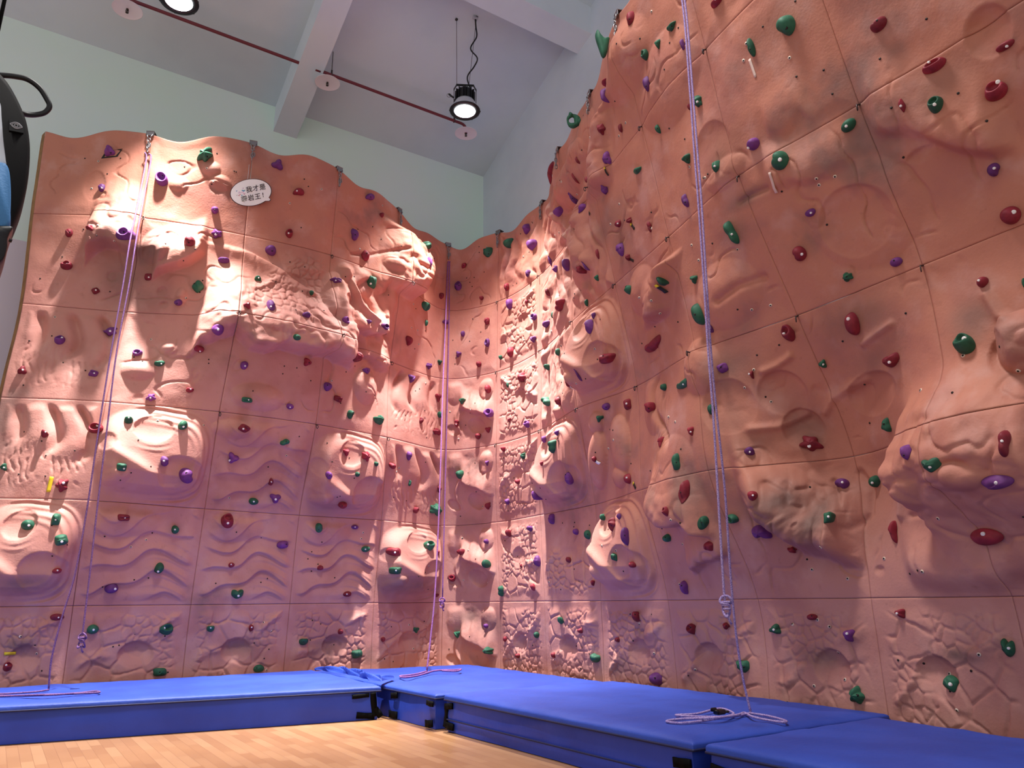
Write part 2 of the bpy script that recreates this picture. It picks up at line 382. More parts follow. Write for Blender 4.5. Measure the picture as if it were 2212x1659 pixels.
def voronoi(x, y, s, jit=.85):
    ix, iy = np.floor(x).astype(np.int64), np.floor(y).astype(np.int64)
    f1 = np.full(x.shape, 9.); f2 = f1.copy(); cid = np.zeros(x.shape)
    for dx in (-1, 0, 1):
        for dy in (-1, 0, 1):
            jx, jy = ix+dx, iy+dy
            px = jx+.5+jit*(_h(jx, jy, s)-.5); py = jy+.5+jit*(_h(jx, jy, s+91)-.5)
            d = np.hypot(x-px, y-py)
            c = _h(jx, jy, s+37)
            near = d < f1
            f2 = np.where(near, f1, np.minimum(f2, d))
            cid = np.where(near, c, cid); f1 = np.where(near, d, f1)
    return f1, f2, cid

def ell(s, t, cs, ct, rs, rt, rot=0.):
    a, b = s-cs, t-ct
    c, n = np.cos(rot), np.sin(rot)
    return np.sqrt(((a*c+b*n)/rs)**2 + ((-a*n+b*c)/rt)**2)

def rim_mask(s, t, seed, m=.10, w=.05):
    j = .05*(fbm(s*5, t*5, seed, 2)-.5)
    d = np.minimum(np.minimum(s, 1-s), np.minimum(t, 1-t)) + j
    return sstep(m-w, m+w, d)

def saw(f):
    x = f-np.floor(f)
    return np.where(x < .90, (x/.90)**1.6, 1-sstep(.90, 1, x))

def tile_cobble(s, t, seed, deep=1.):
    wx = s + .05*(fbm(s*6, t*6, seed+5, 3)-.5); wy = t + .05*(fbm(s*6, t*6, seed+9, 3)-.5)
    f1, f2, c1 = voronoi(wx*5.2, wy*5.2, seed)
    big = .017*sstep(.0, .17, f2-f1) + .014*(c1-.5)
    f1, f2, c2 = voronoi(wx*12.5, wy*12.5, seed+3)
    small = .015*sstep(.0, .28, f2-f1) + .009*(c2-.5)
    m = sstep(.50, .58, fbm(s*2.6+2, t*2.6, seed+21, 2))
    h = big*(1-m)+small*m
    # a diagonal broken rib and a hollow below it
    sg = 1 if seed % 2 else -1
    line = (t-.62) - sg*.55*(s-.5) - .06*np.sin(s*9+seed)
    h = h + .030*np.exp(-(line/.045)**2)*sstep(.1, .25, np.abs(s-.5)+.02*np.sin(t*40))*(.6+.8*fbm(s*22, t*22, seed+2, 2))
    cs = .42+.2*(_h(np.int64(seed), np.int64(3), 7)); q = ell(s, t, cs, .52, .15, .13)
    hol = np.clip(1-q*q, 0, 1)
    h = h*(1-.8*np.sqrt(hol)) - deep*.085*hol**.5*sstep(-1.1, .9, (t-.52)/.13)
    return h*rim_mask(s, t, seed)

def tile_waves(s, t, seed):
    f = 4.6*t + .42*np.sin(2*np.pi*(s*.95+.12)) + .18*np.sin(2*np.pi*(s*2.1+t)) + .9*np.exp(-((s-.28)/.2)**2-((t-.85)/.22)**2)
    h = .034*saw(-f)*(.45+.55*sstep(.15, .4, np.abs(t-.82)+.2*s))
    g = 11*t + 1.1*np.sin(2*np.pi*(s*.95+.15))
    h = h + .009*saw(-g)*sstep(.45, .8, s)*sstep(.75, .5, t)
    h = h + .05*np.clip(1-ell(s, t, .3, .83, .33, .16)**2, 0, 1)
    return h*rim_mask(s, t, seed, .08, .06)

def tile_flow(s, t, seed):
    f = 3.3*s + .42*np.sin(3.6*t+2*s+.6) + .25*np.sin(7*t+1)
    up = sstep(.38, .62, t + .25*(s-.5))
    h = -.060*np.abs(np.sin(np.pi*f))**6*up*(.5+.8*fbm(s*3, t*2, seed+1, 2)) + .03*np.abs(np.cos(np.pi*f))*up
    g = 13*s + 3.2*np.sin(2.6*t+.4) + 1.5*fbm(s*5, t*7, seed+3, 3)
    lo = (1-up)*sstep(.08, .2, t)
    h = h - .011*np.abs(np.sin(np.pi*g))**10*lo*sstep(.38, .55, fbm(s*9, t*9, seed+8, 2)) + .006*lo*fbm(s*16, t*16, seed+4, 2)
    return h*rim_mask(s, t, seed, .09, .05)

def tile_eye(s, t, seed, flip, H=.27):
    if flip: s = 1-s
    d = .5-.5*((np.abs(2*s-1)**3.2+np.abs(2*t-1)**3.2)**(1/3.2)) + .03*(fbm(s*3, t*3, 12, 2)-.5)
    body = sstep(.0, .17, d + .02*np.sin(5*s+3*t))
    ramp = np.interp(t, [0, .1, .2, .33, .55, .8, 1], [.0, .18, .75, 1, .84, .52, .30])
    h = H*body*ramp
    # contour grooves round the outer flank
    k = sstep(.30, .06, d)*sstep(.35, .75, s + .6*np.maximum(t-.75, 0)*2)
    h = h + .011*np.sin(2*np.pi*d/.062)*k*sstep(.0, .03, d)
    q = ell(s, t, .44, .76, .17, .13, .3); h = h - .055*np.sqrt(np.clip(1-q*q, 0, 1))
    h = h + .012*np.exp(-((q-1.22)/.10)**2)*sstep(.72, .5, t)*sstep(.2, .5, s) + .010*np.exp(-((q-1.6)/.10)**2)*sstep(.66, .45, t)*sstep(.2, .5, s)
    q = ell(s, t, .70, .34, .22, .20); h = h - .06*np.sqrt(np.clip(1-q*q, 0, 1))
    q = ell(s, t, .08, .58, .075, .09); h = h - .03*np.sqrt(np.clip(1-q*q, 0, 1))
    r = (t-.42) + .55*(s-.25); h = h + .045*np.exp(-(r/.07)**2)*sstep(.02, .15, s)*sstep(.55, .35, s)
    q = ell(s, t, .16, .24, .12, .08, .5); h = h + .05*np.clip(1-q*q, 0, 1)
    return h

def tile_pocket(s, t, seed):
    h = .05*np.clip(1-ell(s, t, .22, .82, .17, .2)**2, 0, 1)
    l = .62 - .38*(s-.35) + .12*(fbm(s*7, t*3, 9, 3)-.5)
    d = t-l
    p = np.where(d >= 0, .5+.5*np.cos(np.pi*np.clip(d/.3, 0, 1)), sstep(-.05, 0, d))
    h = h + .12*p*sstep(.3, .42, s)*sstep(.98, .85, s)
    q = ell(s, t, .8, .8, .13, .15); h = h + .06*np.sqrt(np.clip(1-q*q, 0, 1))
    h = h + .03*np.exp(-((s-.30-.06*np.sin(t*11))/.03)**2)*sstep(.15, .3, t)*sstep(.75, .6, t)
    q = ell(s, t, .62, .3, .17, .1, -.4); h = h - .05*np.sqrt(np.clip(1-q*q, 0, 1))
    q = ell(s, t, .2, .27, .13, .07, -.3); h = h - .035*np.sqrt(np.clip(1-q*q, 0, 1))
    h = h + .02*(fbm(s*8, t*8, seed, 3)-.5)*sstep(.5, .6, fbm(s*3, t*3, seed+4, 2))
    return h*rim_mask(s, t, seed, .07, .06)

def tile_ridge(s, t, seed):
    f = 3.5*s + .9*fbm(s*2, t*3, seed, 2)*2 + .5*t
    h = .05*np.abs(np.sin(np.pi*f))**.8*sstep(.35, .6, fbm(s*3, t*2.2, seed+3, 2)+.1)
    h = h + .03*(fbm(s*7, t*7, seed+5, 3)-.5)
    return h*rim_mask(s, t, seed, .06, .05)

def tile_feet(s, t, seed):
    h = 0
    for cs, ct, rs, rt, rot, H in ((.25, .42, .14, .3, -.25, .13), (.68, .5, .16, .3, .1, .10), (.62, .2, .13, .12, 0, .08), (.3, .78, .12, .12, 0, .06)):
        h = np.maximum(h, H*np.sqrt(np.clip(1-ell(s, t, cs, ct, rs, rt, rot)**2, 0, 1)))
    return h*rim_mask(s, t, seed, .05, .05)

def tile_streak(s, t, seed):
    c = .45 + .12*np.sin(5.5*t+.5)
    h = -.05*np.exp(-((s-c)/.035)**2)*sstep(.2, .4, t)
    g = 22*(s-.35*t) + 1.2*fbm(s*6, t*6, seed, 2)
    h = h - .014*np.abs(np.sin(np.pi*g))**6*np.clip(1-ell(s, t, .42, .4, .18, .42, -.2)**2, 0, 1)
    h = h + .05*np.clip(1-ell(s, t, .3, .75, .2, .3)**2, 0, 1)
    return h*rim_mask(s, t, seed, .04, .04)

TILES = {(0,2):('eye',0),(1,3):('eye',0),(3,3):('eye',0),(4,2):('eye',0),(7,3):('eye',0),(8,4):('eye',0),(8,2):('eye',0),
 (0,3):('flow',0),(0,4):('flow',0),(4,3):('flow',0),(4,4):('flow',1),
 (1,2):('waves',0),(2,2):('waves',0),(3,2):('waves',0),(2,3):('waves',0),
 (5,1):('pocket',0),(5,2):('pocket',0),(5,3):('pocket',0),(5,4):('pocket',0),
 (6,2):('cobble',0),(6,3):('cobble',0),(6,4):('cobble',0),(6,5):('cobble',0),(7,2):('cobble',0),(2,5):('cobble',0),
 (7,4):('ridge',0),(7,5):('ridge',0),(6,6):('ridge',0),(7,6):('ridge',0),(8,5):('ridge',0),(8,3):('feet',0),(9,3):('streak',0),(3,5):('ridge',0),(4,5):('smooth',0)}
for _i in range(13): TILES.setdefault((_i, 1), ('cobble', _i % 2))
TILES[(5, 1)] = ('pocket', 0)

def tile_relief(i, r, s, t):
    kind, flip = TILES.get((i, r), ('smooth', 0))
    seed = i*31+r*7
    ss = 1-s if flip else s
    if kind == 'cobble':
        # beyond the near corner only the low half of the second row is cobbled
        h = tile_cobble(ss, t, seed, .35 if r > 1 else 1.)
        if (i, r) == (7, 2): h = h*sstep(.62, .45, t)
        if (i, r) == (2, 5): h = h*sstep(-.1, .1, s-(t-.25))
        if i > 9: h = h*.75
        return h
    if kind == 'waves': return tile_waves(ss, t, 5)
    if kind == 'flow': return tile_flow(ss, t, 11)
    if kind == 'eye': return tile_eye(s, t, 3, flip, .25 if i < 6 else .22)
    if kind == 'pocket': return tile_pocket(s, t, 40)
    if kind == 'ridge': return tile_ridge(s, t, seed)
    if kind == 'feet': return tile_feet(s, t, seed)
    if kind == 'streak': return tile_streak(s, t, seed)
    w = .04*(fbm(s*2.4, t*2.4, seed, 2)-.5)
    c = np.abs(fbm(s*3.1+5, t*3.1, seed+7, 2)-.5)
    w = w - .014*np.exp(-(c/.018)**2)*sstep(.5, .6, fbm(s*2, t*2, seed+13, 2))
    return w*rim_mask(s, t, seed, .06, .06)

def feature(f, u, v):
    k = f[0]
    if k == 'dome':
        q = ell(u, v, *f[1:6]); return f[6]*np.clip(1-q*q, 0, 1)**f[7]
    if k == 'crater':
        q = ell(u, v, *f[1:6]); return -f[6]*np.clip(1-q*q, 0, 1)**.6*(.35+.65*sstep(-.8, .7, (v-f[2])/f[4]+.25*(f[1]-u)/f[3]))*(1+.25*(fbm(u*11, v*11, 4, 3)-.5))
    if k in ('lip', 'side'):
        a, b, H, L, w = f[1:]
        p, q = (u, v) if k == 'lip' else (v, u)
        m = np.interp(p, a, b) + (.07 if w < .17 else .02)*(fbm(u*6, v*2.5, 3, 3)-.5)
        d = (q-m) if k == 'lip' else (m-q)
        if k == 'side' and L < 0: d = -d; L = -L
        span = a[-1]-a[0]
        e = sstep(a[0], a[0]+.18*span, p)*sstep(a[-1], a[-1]-.18*span, p)
        return H*e*(1+.35*(fbm(u*4, v*4, 8, 3)-.5))*np.where(d >= 0, (.5+.5*np.cos(np.pi*np.clip(d/L, 0, 1)))*(1-.06*np.exp(-d/.03)), .94*sstep(-w, 0, d))
    if k == 'groove':
        pts, w, dep = f[1:]
        best = np.full(np.shape(u), 9.)
        for (x0, y0), (x1, y1) in zip(pts[:-1], pts[1:]):
            dx, dy = x1-x0, y1-y0
            tt = np.clip(((u-x0)*dx+(v-y0)*dy)/(dx*dx+dy*dy), 0, 1)
            best = np.minimum(best, np.hypot(u-x0-tt*dx, v-y0-tt*dy))
        return -dep*np.exp(-(best/w)**2)
    return 0

def fbox(f):
    k = f[0]
    if k in ('dome', 'crater'):
        r = max(f[3], f[4])*1.35; return f[1]-r, f[1]+r, f[2]-r, f[2]+r
    if k in ('lip', 'side'):
        a, b, H, L, w = f[1:]; L = abs(L)
        if k == 'lip': return a[0], a[-1], min(b)-w-.03, max(b)+L+.03
        return min(b)-L-w-.03, max(b)+L+w+.03, a[0], a[-1]
    xs = [p[0] for p in f[1]]; ys = [p[1] for p in f[1]]; r = 2.6*f[2]
    return min(xs)-r, max(xs)+r, min(ys)-r, max(ys)+r

def relief(u, v):
    u, v = np.broadcast_arrays(np.asarray(u, float), np.asarray(v, float))
    return _relief(np.atleast_1d(u), np.atleast_1d(v)).reshape(u.shape)

def _relief(u, v):
    h = .03*(fbm(u*1.1, v*1.1, 77, 2)-.5) + .004*(fbm(u*9, v*9, 5, 3)-.5)
    i = np.clip(np.floor(u), 0, 12).astype(int); r = np.clip(np.floor(v), 0, 5).astype(int)+1
    for code in np.unique(i*10+r):
        a, b = divmod(int(code), 10)
        m = (i == a) & (r == b)
        h[m] += tile_relief(a, b, u[m]-a, v[m]-(b-1))
    k = np.zeros_like(h)
    for f in FEATS:
        x0, x1, y0, y1 = fbox(f)
        m = (u > x0) & (u < x1) & (v > y0) & (v < y1)
        if m.any(): k[m] += feature(f, u[m], v[m])
    # weathered facets on the big volumes
    w = np.clip(np.abs(k)/.14, 0, 1)
    m = w > .02
    if m.any():
        a, b = u[m], v[m]
        rg = 1-np.abs(2*fbm(a*3.3+.6*fbm(a*2, b*2, 51, 2), b*2.6, 45, 3)-1)
        h[m] += w[m]*(.075*(fbm(a*3.1, b*3.1, 41, 4)-.5) - .022*np.clip((rg-.86)/.14, 0, 1)**2)
    return h+k
CAM = [(0.8363, -0.5482, -0.0096), (-0.1434, -0.2356, 0.9612), (0.5292, 0.8025, 0.2756)]
AMB, EXPO, WORLD_COL = .95, -.35, (1., .96, .935, 1)
LAMP_W, LAMP_ANG, LAMP_BL = 13500., 73., .35
BEAM = (20., .035, .46)
EXTRA = [(1.6, 3.0, 9.2, 2700.)]
SIGN_ROT = 22.
SIGN_TXT = [('我才是', .070, -.050, .010), ('攀岩王', .070, -.13, -.082), ('!', .070, .105, -.075)]

FLAP = [(3.0159, 8.5172, 0.3), (3.0649, 8.1569, 0.302), (3.0989, 7.7261, 0.302), (3.0381, 7.1439, 0.3), (3.0884, 6.9384, 0.3), (3.3173, 7.1739, 0.298)]
ROPES = [{'label': 'leftmost climbing rope, purple, doubled from its anchor down to the long mat', 'mat': 'a', 'r': 0.0075, 'strands': [[(0.6724, 8.254, 5.7529), (0.6923, 8.224, 5.6542), (0.6643, 8.1, 5.1077), (0.6298, 8.0, 4.574), (0.6226, 8.0023, 4.0636), (0.6027, 8.0056, 3.3782), (0.5928, 8.0096, 2.5937), (0.591, 8.0136, 1.8546), (0.5699, 8.0169, 1.2762), (0.5201, 8.019, 0.9194), (0.4861, 8.0211, 0.5747), (0.4979, 8.0227, 0.312)], [(0.7124, 8.254, 5.7529), (0.7368, 8.224, 5.6694), (0.7073, 8.1, 5.1208), (0.6839, 8.0, 4.5885), (0.6756, 8.0, 4.0748), (0.65, 8.0, 3.3849), (0.66, 8.0, 2.6445), (0.6709, 8.0, 1.9002), (0.6858, 8.0, 1.2768), (0.6929, 8.0, 0.8772), (0.6945, 8.0, 0.752)]], 'coil': [[(0.4936, 7.9528, 0.318), (0.4051, 7.8471, 0.318), (0.2739, 7.8237, 0.318), (0.1465, 7.8416, 0.318), (-0.042, 7.9494, 0.318), (0.0839, 7.7699, 0.318), (0.2685, 7.5852, 0.318), (0.4793, 7.383, 0.328), (0.6825, 7.5008, 0.318), (0.8066, 7.572, 0.318), (0.8172, 7.436, 0.318), (0.6146, 7.4724, 0.318), (0.4174, 7.4087, 0.33), (0.2378, 7.6094, 0.318), (0.0536, 7.6764, 0.318)]], 'knot': (0.6975, 8.0, 0.7014)}, {'label': 'plum rope hanging down the rounded corner, doubled, its end lying on the mats', 'mat': 'b', 'r': 0.009, 'strands': [[(4.776, 8.8691, 5.733), (4.7713, 8.8891, 5.6208), (4.6709, 8.7338, 4.7684), (4.5387, 8.5362, 3.7661), (4.3964, 8.2961, 2.6678), (4.2561, 8.0702, 1.7402), (4.1313, 7.8867, 1.0572), (4.0229, 7.7596, 0.6205), (3.935, 7.6608, 0.301)], [(4.796, 8.8691, 5.733), (4.8015, 8.8891, 5.6281), (4.8058, 8.8891, 4.8458), (4.7984, 8.8891, 3.8912), (4.7875, 8.8891, 2.7939), (4.7761, 8.8891, 1.8185), (4.769, 8.8891, 1.064)]], 'coil': [[(3.935, 7.6608, 0.301), (3.7047, 7.437, 0.301), (3.5631, 7.3584, 0.301), (3.4977, 7.3487, 0.301), (3.4619, 7.3154, 0.301), (3.4344, 7.2149, 0.301), (3.4274, 7.0771, 0.311), (3.6542, 7.2834, 0.301), (4.0016, 7.5988, 0.306), (4.2592, 7.6098, 0.301), (4.3308, 7.6251, 0.301), (4.1756, 7.46, 0.301), (4.0881, 7.6054, 0.301)]], 'knot': (4.7637, 8.8891, 0.9903)}, {'label': 'violet rope on the taller face, knotted strand and coil lying on the mat', 'mat': 'c', 'r': 0.0075, 'strands': [[(3.5924, 3.208, 5.7534), (3.66, 3.1851, 5.2959), (3.66, 3.1854, 4.546), (3.66, 3.1943, 4.0186), (3.66, 3.1969, 3.6562), (3.66, 3.2075, 3.0721), (3.66, 3.2219, 2.554), (3.66, 3.2254, 2.1204), (3.66, 3.2437, 1.5367), (3.66, 3.2568, 1.1216), (3.66, 3.2574, 0.9872)], [(3.5924, 3.168, 5.7534), (3.66, 3.1588, 5.2755), (3.66, 3.16, 4.5297), (3.66, 3.1654, 4.0027), (3.66, 3.1685, 3.6425), (3.6701, 3.1955, 3.0031), (3.7409, 3.2695, 2.5816), (3.8117, 3.3277, 2.1604), (3.8927, 3.386, 1.6846), (3.9837, 3.4792, 1.1596), (4.0495, 3.5336, 0.7837), (4.1001, 3.5498, 0.4989), (4.1355, 3.5434, 0.304)]], 'coil': [[(4.1355, 3.5434, 0.304), (4.0595, 3.5235, 0.304), (3.9406, 3.5132, 0.304), (3.8322, 3.5464, 0.304), (3.7344, 3.6455, 0.304), (3.6868, 3.7571, 0.304), (3.8345, 3.7214, 0.304), (4.0587, 3.7708, 0.309), (4.1358, 3.7614, 0.304), (4.0183, 3.5808, 0.304), (3.7736, 3.4555, 0.316), (3.6529, 3.4927, 0.304), (3.4791, 3.5114, 0.304), (3.4652, 3.612, 0.304), (3.6085, 3.62, 0.304), (3.6721, 3.4352, 0.324), (3.9254, 3.4805, 0.314), (4.1032, 3.5681, 0.304), (3.9572, 3.3825, 0.314), (3.9749, 3.2946, 0.304), (3.9766, 3.1794, 0.304), (4.0359, 3.2023, 0.304), (4.1087, 3.385, 0.304), (4.1191, 3.5297, 0.304)]], 'knot': (3.66, 3.2503, 0.9553), 'device': (3.9105, 3.5987, 0.3)}]
TAPES = [(0.63, 2.14, 0.036, 0.1485, -4, 'y', None, 'short upright yellow tape strip left of the leftmost rope'), (0.47, 0.58, 0.0259, 0.0864, 88, 'y', None, 'short level yellow tape strip low on the wall near the left edge'), (8.85, 4.81, 0.0283, 0.0803, 48, 'k', 'y', 'black tape with yellow end beside the blocky purple hold, highest of the tapes'), (9.52, 4.33, 0.0257, 0.0814, 30, 'k', 'y', 'black tape with yellow end below a small knobbly crimson hold, near the rim'), (9.39, 4.07, 0.026, 0.0607, 48, 'k', None, 'short black tape below the egg-shaped purple hold on the taller face'), (9.85, 3.62, 0.0241, 0.0844, 8, 'k', 'y', 'upright black tape with yellow tip under a dark green wedge hold'), (8.88, 2.06, 0.0311, 0.0754, 36, 'k', 'y', 'black tape with yellow end under the teardrop crimson hold, lowest of the tapes'), (9.35, 4.96, 0.0133, 0.0842, -3, 'k', 'y', 'thin black tape strip hanging under a triangular purple hold near the rim'), (7.8, 5.8, 0.0274, 0.0657, 88, 'W', 'k', 'white tape with dark end under the topmost forked crimson hold'), (8.12, 3.19, 0.0246, 0.0492, 50, 'W', 'k', 'small white and black tape under an egg-shaped crimson hold'), (8.34, 2.4, 0.0239, 0.0573, 40, 'W', 'k', 'small white and black tape beside a lone round crimson hold'), (11.38, 4.6, 0.0196, 0.1468, 4, 'w', None, 'faded pale tape strip under the tall curved green hold'), (11.28, 3.83, 0.0195, 0.1494, -12, 'w', None, 'faded pale tape strip below the large curved green hold')]
FRAME = (0.64, 5.72, [(0.55, 5.67), (0.59, 5.76), (0.74, 5.79), (0.7, 5.69)])
SIGN = (2.02, 5.46)
BAG = {'o': (-0.1922, 2.6932, 2.4069), 'ex': (0.9975, 0.0712, -0.0), 'ey': (0.0, 0.0, 1.0), 'ez': (0.0712, -0.9975, 0.0), 'shell': [(-0.1189, 0.2678), (-0.0742, 0.2546), (-0.0373, 0.2319), (-0.0078, 0.2019), (0.0248, 0.1519), (0.0515, 0.0992), (0.0711, 0.0334), (0.0814, -0.0305), (0.0866, -0.1204), (0.0827, -0.2069), (0.0716, -0.2746), (0.0626, -0.3373), (0.058, -0.4038), (0.0269, -0.4548), (-0.0388, -0.472), (-0.1008, -0.4297), (-0.1707, -0.3319), (-0.2096, -0.1943), (-0.2264, -0.0613), (-0.2126, 0.0889), (-0.169, 0.2091)], 'blue': [(0.0085, -0.093), (0.0234, -0.0956), (0.0355, -0.1204), (0.0479, -0.1806), (0.0557, -0.2418), (0.0581, -0.2993), (0.0057, -0.3277), (-0.0819, -0.3469), (-0.1281, -0.3313), (-0.157, -0.2205), (-0.1371, -0.1394), (-0.0637, -0.1007)], 'white': [(-0.0245, 0.1186), (-0.0117, 0.0649), (0.0046, -0.0121), (0.02, -0.0754), (0.02, -0.0918), (-0.0147, -0.1095), (-0.1027, -0.1419), (-0.1429, -0.1019), (-0.1408, 0.0269), (-0.0948, 0.1046), (-0.0505, 0.1292)], 'cap': [(0.0624, -0.2964), (0.0648, -0.3207), (0.0619, -0.3418), (0.0651, -0.3717), (0.0596, -0.4146), (0.0244, -0.4513), (-0.0406, -0.4686), (-0.0789, -0.435), (-0.1017, -0.3604), (-0.0288, -0.3276)], 'handle': [((-0.047, 0.2354), 0.06), ((-0.0038, 0.2504), 0.06), ((0.0341, 0.2556), 0.06), ((0.0691, 0.2394), 0.06), ((0.0947, 0.2079), 0.06), ((0.1059, 0.1843), 0.06), ((0.0964, 0.1571), 0.06), ((0.0728, 0.1383), 0.06), ((0.0468, 0.1232), 0.07), ((0.0234, 0.1137), 0.09)], 'bolt': [(0.0537, -0.3124), (0.0736, -0.3159)], 'patch': [(0.0062, 0.0661), (0.0401, 0.0719), (0.0495, 0.0319), (0.0119, 0.0266)], 'cord': (-0.0701, 0.2839)}
